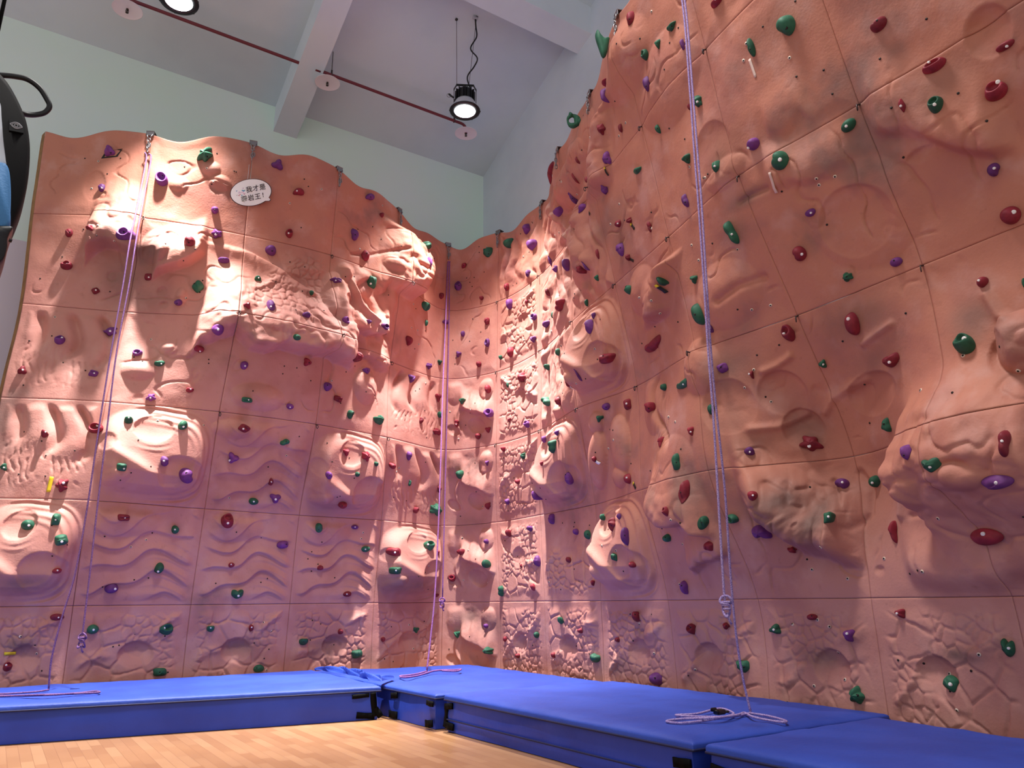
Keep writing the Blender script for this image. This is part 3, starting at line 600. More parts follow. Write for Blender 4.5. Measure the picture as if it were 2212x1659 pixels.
HOLDS = [
 (0.630,5.750,0.106,0.126,'p','tri',10,(0.0203, -0.0377, 'h'),'upper purple triangular hold, sixth panel row up, first panel from left edge'),
 (0.590,5.310,0.068,0.099,'p','egg',200,(0.0184, -0.0232, 'w'),'lower purple egg-shaped hold, sixth panel row up, first panel from left edge'),
 (1.140,5.480,0.137,0.161,'p','ring',0,(0.005, 0.0415, 'h'),'left purple ring-shaped hold, sixth panel row up, second panel from left edge'),
 (1.530,5.790,0.170,0.164,'g','fist',0,(0.0247, -0.0424, 'h'),'green knobbly hold, sixth panel row up, second panel from left edge'),
 (2.270,5.880,0.135,0.120,'p','tri',110,None,'purple triangular hold, sixth panel row up, third panel from left edge'),
 (2.540,5.580,0.131,0.079,'r','wedge',170,(-0.0352, -0.0103, 'w'),'upper crimson wedge hold, sixth panel row up, third panel from left edge'),
 (1.670,5.200,0.079,0.082,'p','round',0,(-0.0013, -0.0082, 'h'),'right purple round hold, sixth panel row up, second panel from left edge'),
 (0.350,4.790,0.073,0.092,'r','egg',150,(0.0212, -0.0034, 'h'),'second-highest crimson egg-shaped hold, fifth panel row up, first panel from left edge'),
 (0.620,4.790,0.064,0.059,'r','tri',100,None,'highest tiny crimson triangular hold, fifth panel row up, first panel from left edge'),
 (0.910,4.770,0.170,0.130,'p','ringr',160,(-0.0123, 0.0186, 'h'),'purple open-loop hold, fifth panel row up, first panel from left edge'),
 (1.470,4.760,0.110,0.112,'r','round',0,(-0.0012, -0.0403, 'h'),'upper crimson round hold, fifth panel row up, second panel from left edge'),
 (1.710,4.950,0.115,0.107,'p','fist',0,(-0.0125, -0.0203, 'w'),'highest purple knobbly hold, fifth panel row up, second panel from left edge'),
 (0.360,4.440,0.116,0.088,'r','jug',10,(0.0124, 0.0081, 'w'),'third-highest crimson scooped hold, fifth panel row up, first panel from left edge'),
 (0.670,4.200,0.081,0.073,'r','blk',35,(0.0127, 0.0043, 'w'),'lowest crimson blocky hold, fifth panel row up, first panel from left edge'),
 (1.140,4.390,0.073,0.076,'r','blk',0,(0.0244, -0.0101, 'w'),'lower crimson blocky hold, fifth panel row up, second panel from left edge'),
 (1.810,4.650,0.122,0.054,'p','wedge',0,(-0.0076, -0.0007, 'h'),'middle purple wedge hold, fifth panel row up, second panel from left edge'),
 (1.600,4.320,0.129,0.140,'g','kite',0,(-0.0271, 0.0156, 'h'),'green diamond-shaped hold, fifth panel row up, second panel from left edge'),
 (1.450,4.130,0.081,0.068,'p','round',0,(0.0119, -0.0052, 'h'),'lowest purple round hold, fifth panel row up, second panel from left edge'),
 (2.170,4.490,0.074,0.045,'g','wedge',180,(0.005, -0.0131, 'w'),'left green wedge hold, fifth panel row up, third panel from left edge'),
 (2.060,4.080,0.071,0.065,'r','tri',100,(-0.0064, -0.0019, 'w'),'crimson triangular hold, fifth panel row up, third panel from left edge'),
 (0.440,3.620,0.098,0.086,'p','jug',40,(0.0288, 0.0061, 'w'),'middle purple scooped hold, fourth panel row up, first panel from left edge'),
 (0.880,3.780,0.149,0.092,'p','fist',340,(0.0284, 0.0052, 'w'),'highest purple knobbly hold, fourth panel row up, first panel from left edge'),
 (1.860,3.820,0.103,0.092,'p','round',0,(-0.0018, 0.0163, 'w'),'highest purple round hold, fourth panel row up, second panel from left edge'),
 (1.180,3.550,0.098,0.071,'p','ring',0,(-0.0128, -0.0086, 'w'),'middle purple ring-shaped hold, fourth panel row up, second panel from left edge'),
 (1.390,3.450,0.102,0.063,'g','kid',20,(0.0255, -0.0119, 'w'),'green curved hold, fourth panel row up, second panel from left edge'),
 (1.710,3.630,0.095,0.076,'r','kid',150,(0.0003, -0.0211, 'w'),'upper crimson curved hold, fourth panel row up, second panel from left edge'),
 (2.150,3.510,0.082,0.093,'p','round',0,(0.0048, -0.0066, 'w'),'upper purple round hold, fourth panel row up, third panel from left edge'),
 (0.150,3.290,0.083,0.087,'r','tri',0,(0.0183, -0.0136, 'w'),'crimson triangular hold, fourth panel row up, first panel from left edge'),
 (0.830,3.290,0.091,0.069,'p','bar',345,(0.0126, -0.0101, 'w'),'lowest purple grooved bar hold, fourth panel row up, first panel from left edge'),
 (2.480,5.120,0.082,0.101,'r','jug',0,(-0.0174, -0.0201, 'w'),'lower crimson scooped hold, sixth panel row up, third panel from left edge'),
 (2.290,4.880,0.123,0.120,'p','round',0,(0.0052, -0.0259, 'h'),'highest purple round hold, fifth panel row up, third panel from left edge'),
 (3.270,5.350,0.099,0.139,'p','kid',115,(-0.018, -0.0093, 'h'),'lower purple curved hold, sixth panel row up, fourth panel from left edge'),
 (3.470,5.900,0.146,0.092,'p','kid',160,(-0.0389, -0.0115, 'h'),'upper purple curved hold, sixth panel row up, fourth panel from left edge'),
 (3.640,5.710,0.055,0.058,'r','round',0,None,'upper tiny crimson round hold, sixth panel row up, fourth panel from left edge'),
 (3.450,5.150,0.106,0.140,'r','egg',30,(-0.0085, 0.0297, 'h'),'lower crimson egg-shaped hold, sixth panel row up, fourth panel from left edge'),
 (3.550,4.850,0.112,0.149,'g','blk',0,(-0.0241, -0.0345, 'w'),'green blocky hold, fifth panel row up, fourth panel from left edge'),
 (3.040,4.680,0.134,0.068,'p','fist',350,(-0.0054, -0.0211, 'w'),'highest purple knobbly hold, fifth panel row up, fourth panel from left edge'),
 (2.740,4.430,0.048,0.056,'g','round',0,(-0.0079, 0.0029, 'h'),'right tiny green round hold, fifth panel row up, third panel from left edge'),
 (2.290,4.140,0.084,0.133,'p','tear',200,(-0.0056, -0.0471, 'w'),'middle purple teardrop hold, fifth panel row up, third panel from left edge'),
 (2.630,4.110,0.082,0.057,'p','round',0,(0.0039, -0.0033, 'h'),'lowest purple round hold, fifth panel row up, third panel from left edge'),
 (3.080,4.190,0.071,0.082,'p','ringr',0,None,'second-highest purple open-loop hold, fifth panel row up, fourth panel from left edge'),
 (3.400,4.290,0.059,0.050,'p','tri',40,None,'third-highest tiny purple triangular hold, fifth panel row up, fourth panel from left edge'),
 (3.660,4.340,0.084,0.078,'p','ring',0,None,'lowest purple ring-shaped hold, fifth panel row up, fourth panel from left edge'),
 (4.290,5.640,0.151,0.098,'g','tri',30,None,'green triangular hold, sixth panel row up, fifth panel from left edge'),
 (4.230,5.360,0.053,0.141,'p','egg',0,None,'purple egg-shaped hold, sixth panel row up, fifth panel from left edge'),
 (5.800,5.740,0.151,0.139,'g','heart',0,(0.0353, -0.0381, 'h'),'green forked hold, sixth panel row up, rounded corner panel'),
 (6.280,5.800,0.153,0.124,'g','round',0,None,'green round hold, sixth panel row up, first panel right of corner'),
 (5.340,5.710,0.076,0.073,'r','round',0,(0.0012, -0.0119, 'h'),'upper crimson round hold, sixth panel row up, rounded corner panel'),
 (5.240,5.390,0.107,0.130,'p','jug',20,(0.0291, -0.027, 'h'),'purple scooped hold, sixth panel row up, rounded corner panel'),
 (5.690,5.120,0.059,0.061,'r','round',0,None,'lower tiny crimson round hold, sixth panel row up, rounded corner panel'),
 (4.880,5.180,0.072,0.093,'r','oval',0,(-0.0214, -0.0144, 'h'),'crimson oval hold, sixth panel row up, fifth panel from left edge'),
 (5.020,4.820,0.103,0.064,'p','round',0,None,'highest purple round hold, fifth panel row up, rounded corner panel'),
 (4.540,4.920,0.163,0.115,'g','ringr',320,None,'highest green open-loop hold, fifth panel row up, fifth panel from left edge'),
 (4.590,4.700,0.043,0.085,'g','egg',180,(-0.0146, 0.006, 'h'),'middle green egg-shaped hold, fifth panel row up, fifth panel from left edge'),
 (4.260,4.350,0.106,0.127,'r','kid',130,None,'crimson curved hold, fifth panel row up, fifth panel from left edge'),
 (2.540,3.860,0.077,0.064,'g','oval',20,(-0.0106, -0.0015, 'h'),'upper green oval hold, fourth panel row up, third panel from left edge'),
 (2.810,3.660,0.092,0.096,'r','tri',30,(-0.0106, -0.0061, 'h'),'crimson triangular hold, fourth panel row up, third panel from left edge'),
 (3.280,3.840,0.172,0.122,'r','heart',40,None,'upper crimson forked hold, fourth panel row up, fourth panel from left edge'),
 (3.570,3.740,0.104,0.057,'p','wedge',0,(-0.0193, -0.0122, 'h'),'right purple wedge hold, fourth panel row up, fourth panel from left edge'),
 (4.340,3.860,0.089,0.111,'p','tri',180,(-0.0298, 0.0054, 'h'),'purple triangular hold, fourth panel row up, fifth panel from left edge'),
 (4.690,4.130,0.087,0.089,'p','fist',0,None,'purple knobbly hold, fifth panel row up, fifth panel from left edge'),
 (4.920,4.220,0.063,0.074,'g','tri',180,(-0.0149, -0.009, 'h'),'lowest green triangular hold, fifth panel row up, fifth panel from left edge'),
 (5.820,4.750,0.078,0.104,'r','egg',20,None,'upper crimson egg-shaped hold, fifth panel row up, rounded corner panel'),
 (5.370,4.640,0.061,0.087,'p','egg',0,(0.0138, 0.0023, 'h'),'second-highest purple egg-shaped hold, fifth panel row up, rounded corner panel'),
 (5.830,4.440,0.079,0.116,'p','ring',0,None,'third-highest purple ring-shaped hold, fifth panel row up, rounded corner panel'),
 (5.300,4.350,0.080,0.090,'p','tri',40,None,'lowest purple triangular hold, fifth panel row up, rounded corner panel'),
 (5.680,4.160,0.074,0.081,'r','round',0,None,'lower crimson round hold, fifth panel row up, rounded corner panel'),
 (6.230,5.150,0.072,0.107,'r','tear',180,(0.0242, -0.0004, 'h'),'crimson teardrop hold, sixth panel row up, first panel right of corner'),
 (6.300,4.880,0.092,0.150,'p','kid',100,None,'highest purple curved hold, fifth panel row up, first panel right of corner'),
 (6.340,4.190,0.091,0.146,'r','kid',70,None,'lower crimson curved hold, fifth panel row up, first panel right of corner'),
 (6.100,4.180,0.047,0.061,'g','round',0,None,'tiny green round hold, fifth panel row up, first panel right of corner'),
 (10.270,5.810,0.065,0.123,'r','tear',10,(0.0137, -0.036, 'h'),'crimson teardrop hold, sixth panel row up, fifth panel right of corner'),
 (9.940,5.760,0.045,0.209,'g','fin',0,None,'large green fang-shaped hold, sixth panel row up, fourth panel right of corner'),
 (10.730,5.350,0.103,0.049,'g','tri',180,(0.0293, -0.0108, 'h'),'highest green triangular hold, sixth panel row up, fifth panel right of corner'),
 (10.540,5.350,0.042,0.077,'g','tri',170,None,'middle green triangular hold, sixth panel row up, fifth panel right of corner'),
 (10.330,5.430,0.061,0.085,'g','jug',0,(0.0056, -0.0215, 'h'),'lowest green scooped hold, sixth panel row up, fifth panel right of corner'),
 (10.820,5.160,0.028,0.087,'p','blk',0,None,'upper purple blocky hold, sixth panel row up, fifth panel right of corner'),
 (9.680,5.600,0.094,0.051,'r','tri',20,None,'highest crimson triangular hold, sixth panel row up, fourth panel right of corner'),
 (10.300,5.200,0.059,0.131,'p','oval',345,(0.0122, -0.0311, 'h'),'lower purple oval hold, sixth panel row up, fifth panel right of corner'),
 (9.610,5.520,0.046,0.152,'p','egg',180,None,'upper purple egg-shaped hold, sixth panel row up, fourth panel right of corner'),
 (8.780,5.800,0.123,0.160,'g','loop',0,None,'green handle loop hold, sixth panel row up, third panel right of corner'),
 (9.450,5.320,0.065,0.106,'r','fist',0,None,'third-highest crimson knobbly hold, sixth panel row up, fourth panel right of corner'),
 (9.690,5.170,0.035,0.083,'r','tear',0,None,'second-highest crimson teardrop hold, sixth panel row up, fourth panel right of corner'),
 (10.240,4.830,0.037,0.081,'g','oval',335,(0.0132, 0.0032, 'h'),'second-highest green oval hold, fifth panel row up, fifth panel right of corner'),
 (10.800,4.710,0.074,0.096,'g','fist',0,(0.0211, -0.021, 'w'),'highest green knobbly hold, fifth panel row up, fifth panel right of corner'),
 (10.680,4.740,0.010,0.058,'r','oval',0,None,'tiny crimson oval hold, fifth panel row up, fifth panel right of corner'),
 (9.390,5.060,0.077,0.126,'p','tri',330,(0.0218, -0.0141, 'h'),'lower purple triangular hold, sixth panel row up, fourth panel right of corner'),
 (10.530,4.390,0.073,0.073,'g','tri',60,(0.0213, -0.0154, 'h'),'third-highest green triangular hold, fifth panel row up, fifth panel right of corner'),
 (10.850,4.150,0.057,0.085,'g','blk',10,(0.0171, -0.0172, 'w'),'lowest green blocky hold, fifth panel row up, fifth panel right of corner'),
 (9.810,4.710,0.108,0.052,'g','kid',320,(0.0166, -0.0111, 'h'),'green curved hold, fifth panel row up, fourth panel right of corner'),
 (7.630,5.960,0.358,0.079,'r','heart',0,None,'large crimson forked hold, sixth panel row up, second panel right of corner'),
 (8.750,5.420,0.015,0.083,'r','egg',0,None,'upper crimson egg-shaped hold, sixth panel row up, third panel right of corner'),
 (8.600,5.320,0.012,0.134,'r','oval',0,None,'lower crimson oval hold, sixth panel row up, third panel right of corner'),
 (9.030,5.060,0.023,0.065,'r','egg',180,None,'lowest tiny crimson egg-shaped hold, sixth panel row up, fourth panel right of corner'),
 (9.210,4.860,0.073,0.091,'p','fist',340,None,'upper purple knobbly hold, fifth panel row up, fourth panel right of corner'),
 (11.420,4.730,0.046,0.141,'g','kid',60,(0.0064, -0.0192, 'h'),'left green curved hold, fifth panel row up, sixth panel right of corner'),
 (11.210,4.130,0.093,0.082,'p','round',0,(-0.0214, -0.0182, 'w'),'purple round hold, fifth panel row up, sixth panel right of corner'),
 (11.230,5.210,0.113,0.039,'r','wedge',340,(0.0228, -0.0012, 'w'),'crimson wedge hold, sixth panel row up, sixth panel right of corner'),
 (11.730,4.680,0.123,0.137,'g','kid',125,(0.0274, -0.0389, 'h'),'right green curved hold, fifth panel row up, sixth panel right of corner'),
 (12.270,4.330,0.101,0.074,'r','kid',20,(0.0185, 0.0118, 'h'),'crimson curved hold, fifth panel row up, seventh panel right of corner'),
 (12.470,3.950,0.130,0.064,'r','jug',180,(-0.0115, 0.0223, 'w'),'second-highest crimson scooped hold, fourth panel row up, seventh panel right of corner'),
 (12.810,3.850,0.097,0.042,'r','round',0,(0.017, -0.0133, 'w'),'highest crimson round hold, fourth panel row up, seventh panel right of corner'),
 (12.700,3.680,0.108,0.102,'r','jug',0,(0.0253, 0.0278, 'w'),'third-highest crimson scooped hold, fourth panel row up, seventh panel right of corner'),
 (12.270,3.850,0.035,0.083,'r','kite',345,(0.0012, -0.0062, 'w'),'fourth-highest crimson diamond-shaped hold, fourth panel row up, seventh panel right of corner'),
 (12.430,3.760,0.078,0.087,'g','jug',20,(0.0073, -0.0214, 'w'),'green scooped hold, fourth panel row up, seventh panel right of corner'),
 (11.900,3.920,0.095,0.076,'g','tear',310,(0.0029, -0.0102, 'w'),'highest green teardrop hold, fourth panel row up, sixth panel right of corner'),
 (11.390,3.930,0.116,0.130,'g','kid',60,(0.0248, -0.0188, 'w'),'middle green curved hold, fourth panel row up, sixth panel right of corner'),
 (12.550,3.330,0.066,0.075,'p','kid',230,(0.0201, 0.0022, 'w'),'purple curved hold, fourth panel row up, seventh panel right of corner'),
 (8.360,5.260,0.052,0.148,'p','oval',340,(0.0187, -0.0049, 'h'),'purple oval hold, sixth panel row up, third panel right of corner'),
 (8.690,4.950,0.096,0.086,'p','blk',20,None,'upper purple blocky hold, fifth panel row up, third panel right of corner'),
 (7.990,5.300,0.147,0.082,'p','wedge',0,None,'upper purple wedge hold, sixth panel row up, second panel right of corner'),
 (6.640,5.780,0.124,0.126,'p','blk',20,None,'highest purple blocky hold, sixth panel row up, first panel right of corner'),
 (6.870,5.460,0.149,0.150,'p','kid',110,None,'middle purple curved hold, sixth panel row up, first panel right of corner'),
 (9.330,4.450,0.073,0.064,'r','kid',30,(0.0251, -0.0069, 'w'),'second-highest crimson curved hold, fifth panel row up, fourth panel right of corner'),
 (9.510,4.390,0.058,0.052,'r','fist',0,None,'highest tiny crimson knobbly hold, fifth panel row up, fourth panel right of corner'),
 (9.780,4.200,0.034,0.101,'r','dumb',350,(0.0115, -0.0123, 'h'),'third-highest crimson double-lobed hold, fifth panel row up, fourth panel right of corner'),
 (10.370,4.130,0.052,0.115,'p','kid',290,(0.0164, -0.02, 'h'),'purple curved hold, fifth panel row up, fifth panel right of corner'),
 (10.760,3.690,0.072,0.195,'g','dumb',20,(0.0253, -0.0167, 'w'),'highest green double-lobed hold, fourth panel row up, fifth panel right of corner'),
 (9.260,4.230,0.086,0.132,'p','egg',340,(0.0308, 0.0034, 'h'),'lower purple egg-shaped hold, fifth panel row up, fourth panel right of corner'),
 (8.870,4.370,0.030,0.106,'r','oval',0,None,'upper crimson oval hold, fifth panel row up, third panel right of corner'),
 (9.360,4.110,0.048,0.069,'r','fist',0,None,'lowest crimson knobbly hold, fifth panel row up, fourth panel right of corner'),
 (7.350,5.040,0.035,0.142,'p','egg',0,None,'lower purple egg-shaped hold, sixth panel row up, second panel right of corner'),
 (7.620,4.790,0.067,0.085,'p','jug',0,None,'middle purple scooped hold, fifth panel row up, second panel right of corner'),
 (7.920,4.700,0.067,0.142,'p','horn',180,None,'highest purple pointed hold, fifth panel row up, second panel right of corner'),
 (8.560,4.350,0.077,0.084,'r','fist',30,None,'lower crimson knobbly hold, fifth panel row up, third panel right of corner'),
 (8.650,4.350,0.019,0.110,'p','egg',340,None,'lower purple egg-shaped hold, fifth panel row up, third panel right of corner'),
 (6.770,5.120,0.058,0.108,'p','fist',0,None,'lowest purple knobbly hold, sixth panel row up, first panel right of corner'),
 (8.780,4.160,0.042,0.062,'g','tri',180,None,'upper tiny green triangular hold, fifth panel row up, third panel right of corner'),
 (9.890,3.670,0.050,0.081,'g','wedge',180,None,'right green wedge hold, fourth panel row up, fourth panel right of corner'),
 (9.350,3.810,0.076,0.083,'g','jug',330,None,'left green scooped hold, fourth panel row up, fourth panel right of corner'),
 (10.210,3.550,0.062,0.073,'g','tri',40,(0.0128, -0.002, 'h'),'second-highest green triangular hold, fourth panel row up, fifth panel right of corner'),
 (10.180,3.270,0.105,0.188,'g','oval',15,(0.0275, 0.0024, 'h'),'third-highest green oval hold, fourth panel row up, fifth panel right of corner'),
 (10.230,3.130,0.051,0.074,'p','blk',340,(0.0174, 0.0082, 'w'),'purple blocky hold, fourth panel row up, fifth panel right of corner'),
 (10.190,3.040,0.008,0.037,'g','oval',0,None,'lowest tiny green oval hold, fourth panel row up, fifth panel right of corner'),
 (7.300,4.650,0.047,0.108,'r','egg',180,(0.0165, 0.0084, 'h'),'upper crimson egg-shaped hold, fifth panel row up, second panel right of corner'),
 (7.780,4.280,0.143,0.133,'r','dumb',340,None,'lower crimson double-lobed hold, fifth panel row up, second panel right of corner'),
 (7.480,4.280,0.026,0.091,'g','oval',0,None,'green oval hold, fifth panel row up, second panel right of corner'),
 (8.410,4.050,0.039,0.082,'g','egg',0,None,'lower green egg-shaped hold, fifth panel row up, third panel right of corner'),
 (6.710,4.760,0.038,0.055,'r','round',0,None,'upper tiny crimson round hold, fifth panel row up, first panel right of corner'),
 (6.890,4.480,0.089,0.088,'p','ring',0,None,'middle purple ring-shaped hold, fifth panel row up, first panel right of corner'),
 (7.200,4.270,0.154,0.076,'p','round',0,None,'lowest purple round hold, fifth panel row up, second panel right of corner'),
 (8.700,3.800,0.044,0.068,'p','tri',180,None,'highest purple triangular hold, fourth panel row up, third panel right of corner'),
 (8.640,3.710,0.103,0.156,'p','egg',190,None,'middle purple egg-shaped hold, fourth panel row up, third panel right of corner'),
 (8.800,3.340,0.155,0.109,'r','blk',340,(0.0194, 0.028, 'h'),'right crimson blocky hold, fourth panel row up, third panel right of corner'),
 (9.430,3.260,0.302,0.094,'r','heart',0,None,'large crimson forked hold, fourth panel row up, fourth panel right of corner'),
 (6.870,4.180,0.079,0.080,'p','tri',180,None,'lowest purple triangular hold, fifth panel row up, first panel right of corner'),
 (7.640,3.760,0.058,0.091,'g','kid',60,None,'highest green curved hold, fourth panel row up, second panel right of corner'),
 (7.220,3.710,0.067,0.072,'g','wedge',0,None,'middle green wedge hold, fourth panel row up, second panel right of corner'),
 (8.370,3.260,0.019,0.140,'p','egg',180,None,'lowest purple egg-shaped hold, fourth panel row up, third panel right of corner'),
 (6.600,3.770,0.143,0.128,'r','fist',0,None,'upper crimson knobbly hold, fourth panel row up, first panel right of corner'),
 (10.270,2.790,0.089,0.080,'p','blk',15,(0.004, 0.0029, 'h'),'upper purple blocky hold, third panel row up, fifth panel right of corner'),
 (10.490,2.690,0.032,0.065,'r','tri',190,(-0.01, 0.0114, 'w'),'middle crimson triangular hold, third panel row up, fifth panel right of corner'),
 (11.430,3.560,0.081,0.052,'p','oval',20,(0.0237, -0.0046, 'w'),'left purple oval hold, fourth panel row up, sixth panel right of corner'),
 (11.230,3.360,0.086,0.110,'r','kid',95,(0.0285, -0.0119, 'w'),'crimson curved hold, fourth panel row up, sixth panel right of corner'),
 (11.850,3.080,0.079,0.058,'p','oval',0,(0.0078, 0.0082, 'h'),'right purple oval hold, fourth panel row up, sixth panel right of corner'),
 (11.500,3.110,0.068,0.066,'g','fist',0,(0.0163, 0.0005, 'h'),'lowest green knobbly hold, fourth panel row up, sixth panel right of corner'),
 (12.550,3.070,0.101,0.103,'r','oval',315,(0.0353, 0.0085, 'w'),'lowest crimson oval hold, fourth panel row up, seventh panel right of corner'),
 (12.320,2.760,0.061,0.061,'r','tear',310,(0.0021, 0.0009, 'w'),'tiny crimson teardrop hold, third panel row up, seventh panel right of corner'),
 (10.880,2.910,0.092,0.136,'r','jug',30,(-0.017, -0.0026, 'w'),'highest crimson scooped hold, third panel row up, fifth panel right of corner'),
 (11.420,2.820,0.100,0.162,'r','tear',345,(0.0235, 0.044, 'w'),'upper crimson teardrop hold, third panel row up, sixth panel right of corner'),
 (12.160,2.420,0.113,0.120,'g','jug',330,(0.0301, 0.0045, 'w'),'lower green scooped hold, third panel row up, seventh panel right of corner'),
 (11.040,2.650,0.056,0.064,'g','tri',320,(0.0199, 0.0029, 'w'),'upper tiny green triangular hold, third panel row up, sixth panel right of corner'),
 (11.630,2.500,0.128,0.083,'r','heart',0,(0.0223, -0.0121, 'w'),'lower crimson forked hold, third panel row up, sixth panel right of corner'),
 (12.520,2.670,0.021,0.069,'g','round',0,None,'upper green round hold, third panel row up, seventh panel right of corner'),
 (1.380,3.080,0.100,0.079,'p','fist',350,(0.0004, -0.0113, 'w'),'lowest purple knobbly hold, fourth panel row up, second panel from left edge'),
 (1.700,3.190,0.078,0.050,'r','wedge',0,(0.0066, -0.0007, 'w'),'lower crimson wedge hold, fourth panel row up, second panel from left edge'),
 (2.230,3.160,0.113,0.059,'g','bar',5,(0.0111, 0.0098, 'w'),'lower green grooved bar hold, fourth panel row up, third panel from left edge'),
 (0.960,2.720,0.141,0.107,'r','ring',0,(0.017, 0.021, 'w'),'highest crimson ring-shaped hold, third panel row up, first panel from left edge'),
 (0.500,2.630,0.066,0.069,'r','wedge',330,(0.0146, -0.0031, 'w'),'middle crimson wedge hold, third panel row up, first panel from left edge'),
 (1.230,2.800,0.083,0.060,'g','wedge',0,(0.0047, -0.0022, 'w'),'highest green wedge hold, third panel row up, second panel from left edge'),
 (1.680,2.830,0.095,0.099,'g','tear',310,(0.0013, -0.0337, 'w'),'middle green teardrop hold, third panel row up, second panel from left edge'),
 (2.240,2.870,0.134,0.091,'r','bar',325,(-0.0247, -0.0186, 'w'),'upper crimson grooved bar hold, third panel row up, third panel from left edge'),
 (2.200,2.550,0.119,0.126,'p','tri',280,(-0.0322, -0.021, 'w'),'upper purple triangular hold, third panel row up, third panel from left edge'),
 (1.530,2.460,0.078,0.105,'p','kid',285,(-0.0238, 0.0092, 'w'),'left purple curved hold, third panel row up, second panel from left edge'),
 (1.200,2.330,0.080,0.074,'g','blk',0,(0.0179, -0.0183, 'w'),'lowest green blocky hold, third panel row up, second panel from left edge'),
 (0.140,2.300,0.058,0.073,'g','tri',220,(0.0174, -0.0147, 'w'),'green triangular hold, third panel row up, first panel from left edge'),
 (1.730,2.350,0.145,0.164,'p','kid',285,(-0.0222, 0.0438, 'h'),'right purple curved hold, third panel row up, second panel from left edge'),
 (0.740,2.130,0.109,0.130,'r','fist',40,(0.0293, 0.0219, 'w'),'lowest crimson knobbly hold, third panel row up, first panel from left edge'),
 (2.470,2.120,0.109,0.081,'g','oval',10,(-0.0143, 0.0079, 'w'),'lower green oval hold, third panel row up, third panel from left edge'),
 (1.300,1.860,0.116,0.067,'r','bar',5,(-0.004, 0.0023, 'w'),'crimson grooved bar hold, second panel row up, second panel from left edge'),
 (0.760,1.820,0.069,0.105,'g','blk',0,(0.0017, -0.0107, 'w'),'highest green blocky hold, second panel row up, first panel from left edge'),
 (0.510,1.760,0.114,0.095,'g','oval',30,(0.0317, -0.0142, 'w'),'middle green oval hold, second panel row up, first panel from left edge'),
 (2.220,1.890,0.134,0.159,'r','jug',0,(-0.0087, -0.0505, 'w'),'upper crimson scooped hold, second panel row up, third panel from left edge'),
 (1.750,1.770,0.074,0.088,'g','round',0,(-0.02, -0.0003, 'w'),'upper green round hold, second panel row up, second panel from left edge'),
 (0.830,1.650,0.102,0.104,'g','blk',15,(0.0026, -0.0177, 'w'),'lowest green blocky hold, second panel row up, first panel from left edge'),
 (2.330,1.420,0.065,0.056,'r','round',0,(-0.0151, 0.0065, 'w'),'lower crimson round hold, second panel row up, third panel from left edge'),
 (1.660,1.380,0.091,0.113,'g','tear',340,(-0.0238, -0.015, 'w'),'lower green teardrop hold, second panel row up, second panel from left edge'),
 (0.820,1.370,0.075,0.053,'r','oval',0,(-0.0084, 0.0119, 'w'),'crimson oval hold, second panel row up, first panel from left edge'),
 (3.080,3.440,0.093,0.105,'p','round',0,(-0.0274, 0.0127, 'h'),'left purple round hold, fourth panel row up, fourth panel from left edge'),
 (3.240,3.330,0.112,0.075,'r','bar',350,(-0.019, -0.0157, 'h'),'lower crimson grooved bar hold, fourth panel row up, fourth panel from left edge'),
 (2.680,3.150,0.085,0.066,'p','oval',25,(-0.0129, -0.0037, 'w'),'lower purple oval hold, fourth panel row up, third panel from left edge'),
 (3.420,3.180,0.087,0.108,'g','ringr',330,None,'left green open-loop hold, fourth panel row up, fourth panel from left edge'),
 (3.850,3.200,0.159,0.123,'g','heart',30,None,'right green forked hold, fourth panel row up, fourth panel from left edge'),
 (4.890,3.710,0.078,0.118,'r','tri',180,None,'highest crimson triangular hold, fourth panel row up, fifth panel from left edge'),
 (4.930,3.480,0.068,0.089,'g','round',0,None,'green round hold, fourth panel row up, fifth panel from left edge'),
 (4.560,3.340,0.066,0.088,'r','kid',60,None,'middle crimson curved hold, fourth panel row up, fifth panel from left edge'),
 (4.860,3.240,0.124,0.096,'r','fist',0,None,'lowest crimson knobbly hold, fourth panel row up, fifth panel from left edge'),
 (5.870,3.770,0.080,0.120,'r','tear',190,None,'highest crimson teardrop hold, fourth panel row up, rounded corner panel'),
 (5.410,3.640,0.102,0.081,'g','tri',180,(0.0253, -0.0176, 'h'),'green triangular hold, fourth panel row up, rounded corner panel'),
 (5.900,3.430,0.099,0.117,'p','ring',0,None,'purple ring-shaped hold, fourth panel row up, rounded corner panel'),
 (5.260,3.360,0.063,0.099,'r','dumb',0,(0.0035, -0.0264, 'w'),'second-highest crimson double-lobed hold, fourth panel row up, rounded corner panel'),
 (5.850,3.210,0.075,0.078,'r','tri',180,None,'third-highest crimson triangular hold, fourth panel row up, rounded corner panel'),
 (5.660,3.150,0.079,0.082,'r','round',0,(0.0268, -0.0096, 'h'),'lowest crimson round hold, fourth panel row up, rounded corner panel'),
 (6.280,3.750,0.036,0.076,'g','oval',0,None,'green oval hold, fourth panel row up, first panel right of corner'),
 (6.310,3.270,0.050,0.064,'r','fist',0,None,'lower tiny crimson knobbly hold, fourth panel row up, first panel right of corner'),
 (6.180,2.910,0.054,0.058,'r','wedge',0,None,'upper tiny crimson wedge hold, third panel row up, first panel right of corner'),
 (2.680,2.770,0.104,0.081,'g','dumb',305,(-0.001, 0.0197, 'h'),'upper green double-lobed hold, third panel row up, third panel from left edge'),
 (3.370,2.760,0.082,0.087,'r','tri',320,None,'highest crimson triangular hold, third panel row up, fourth panel from left edge'),
 (3.620,2.750,0.097,0.121,'r','fist',20,None,'middle crimson knobbly hold, third panel row up, fourth panel from left edge'),
 (3.750,2.680,0.050,0.057,'g','round',0,(-0.0125, -0.0041, 'h'),'right tiny green round hold, third panel row up, fourth panel from left edge'),
 (3.500,2.560,0.051,0.058,'g','round',0,(-0.0149, 0.0103, 'h'),'left tiny green round hold, third panel row up, fourth panel from left edge'),
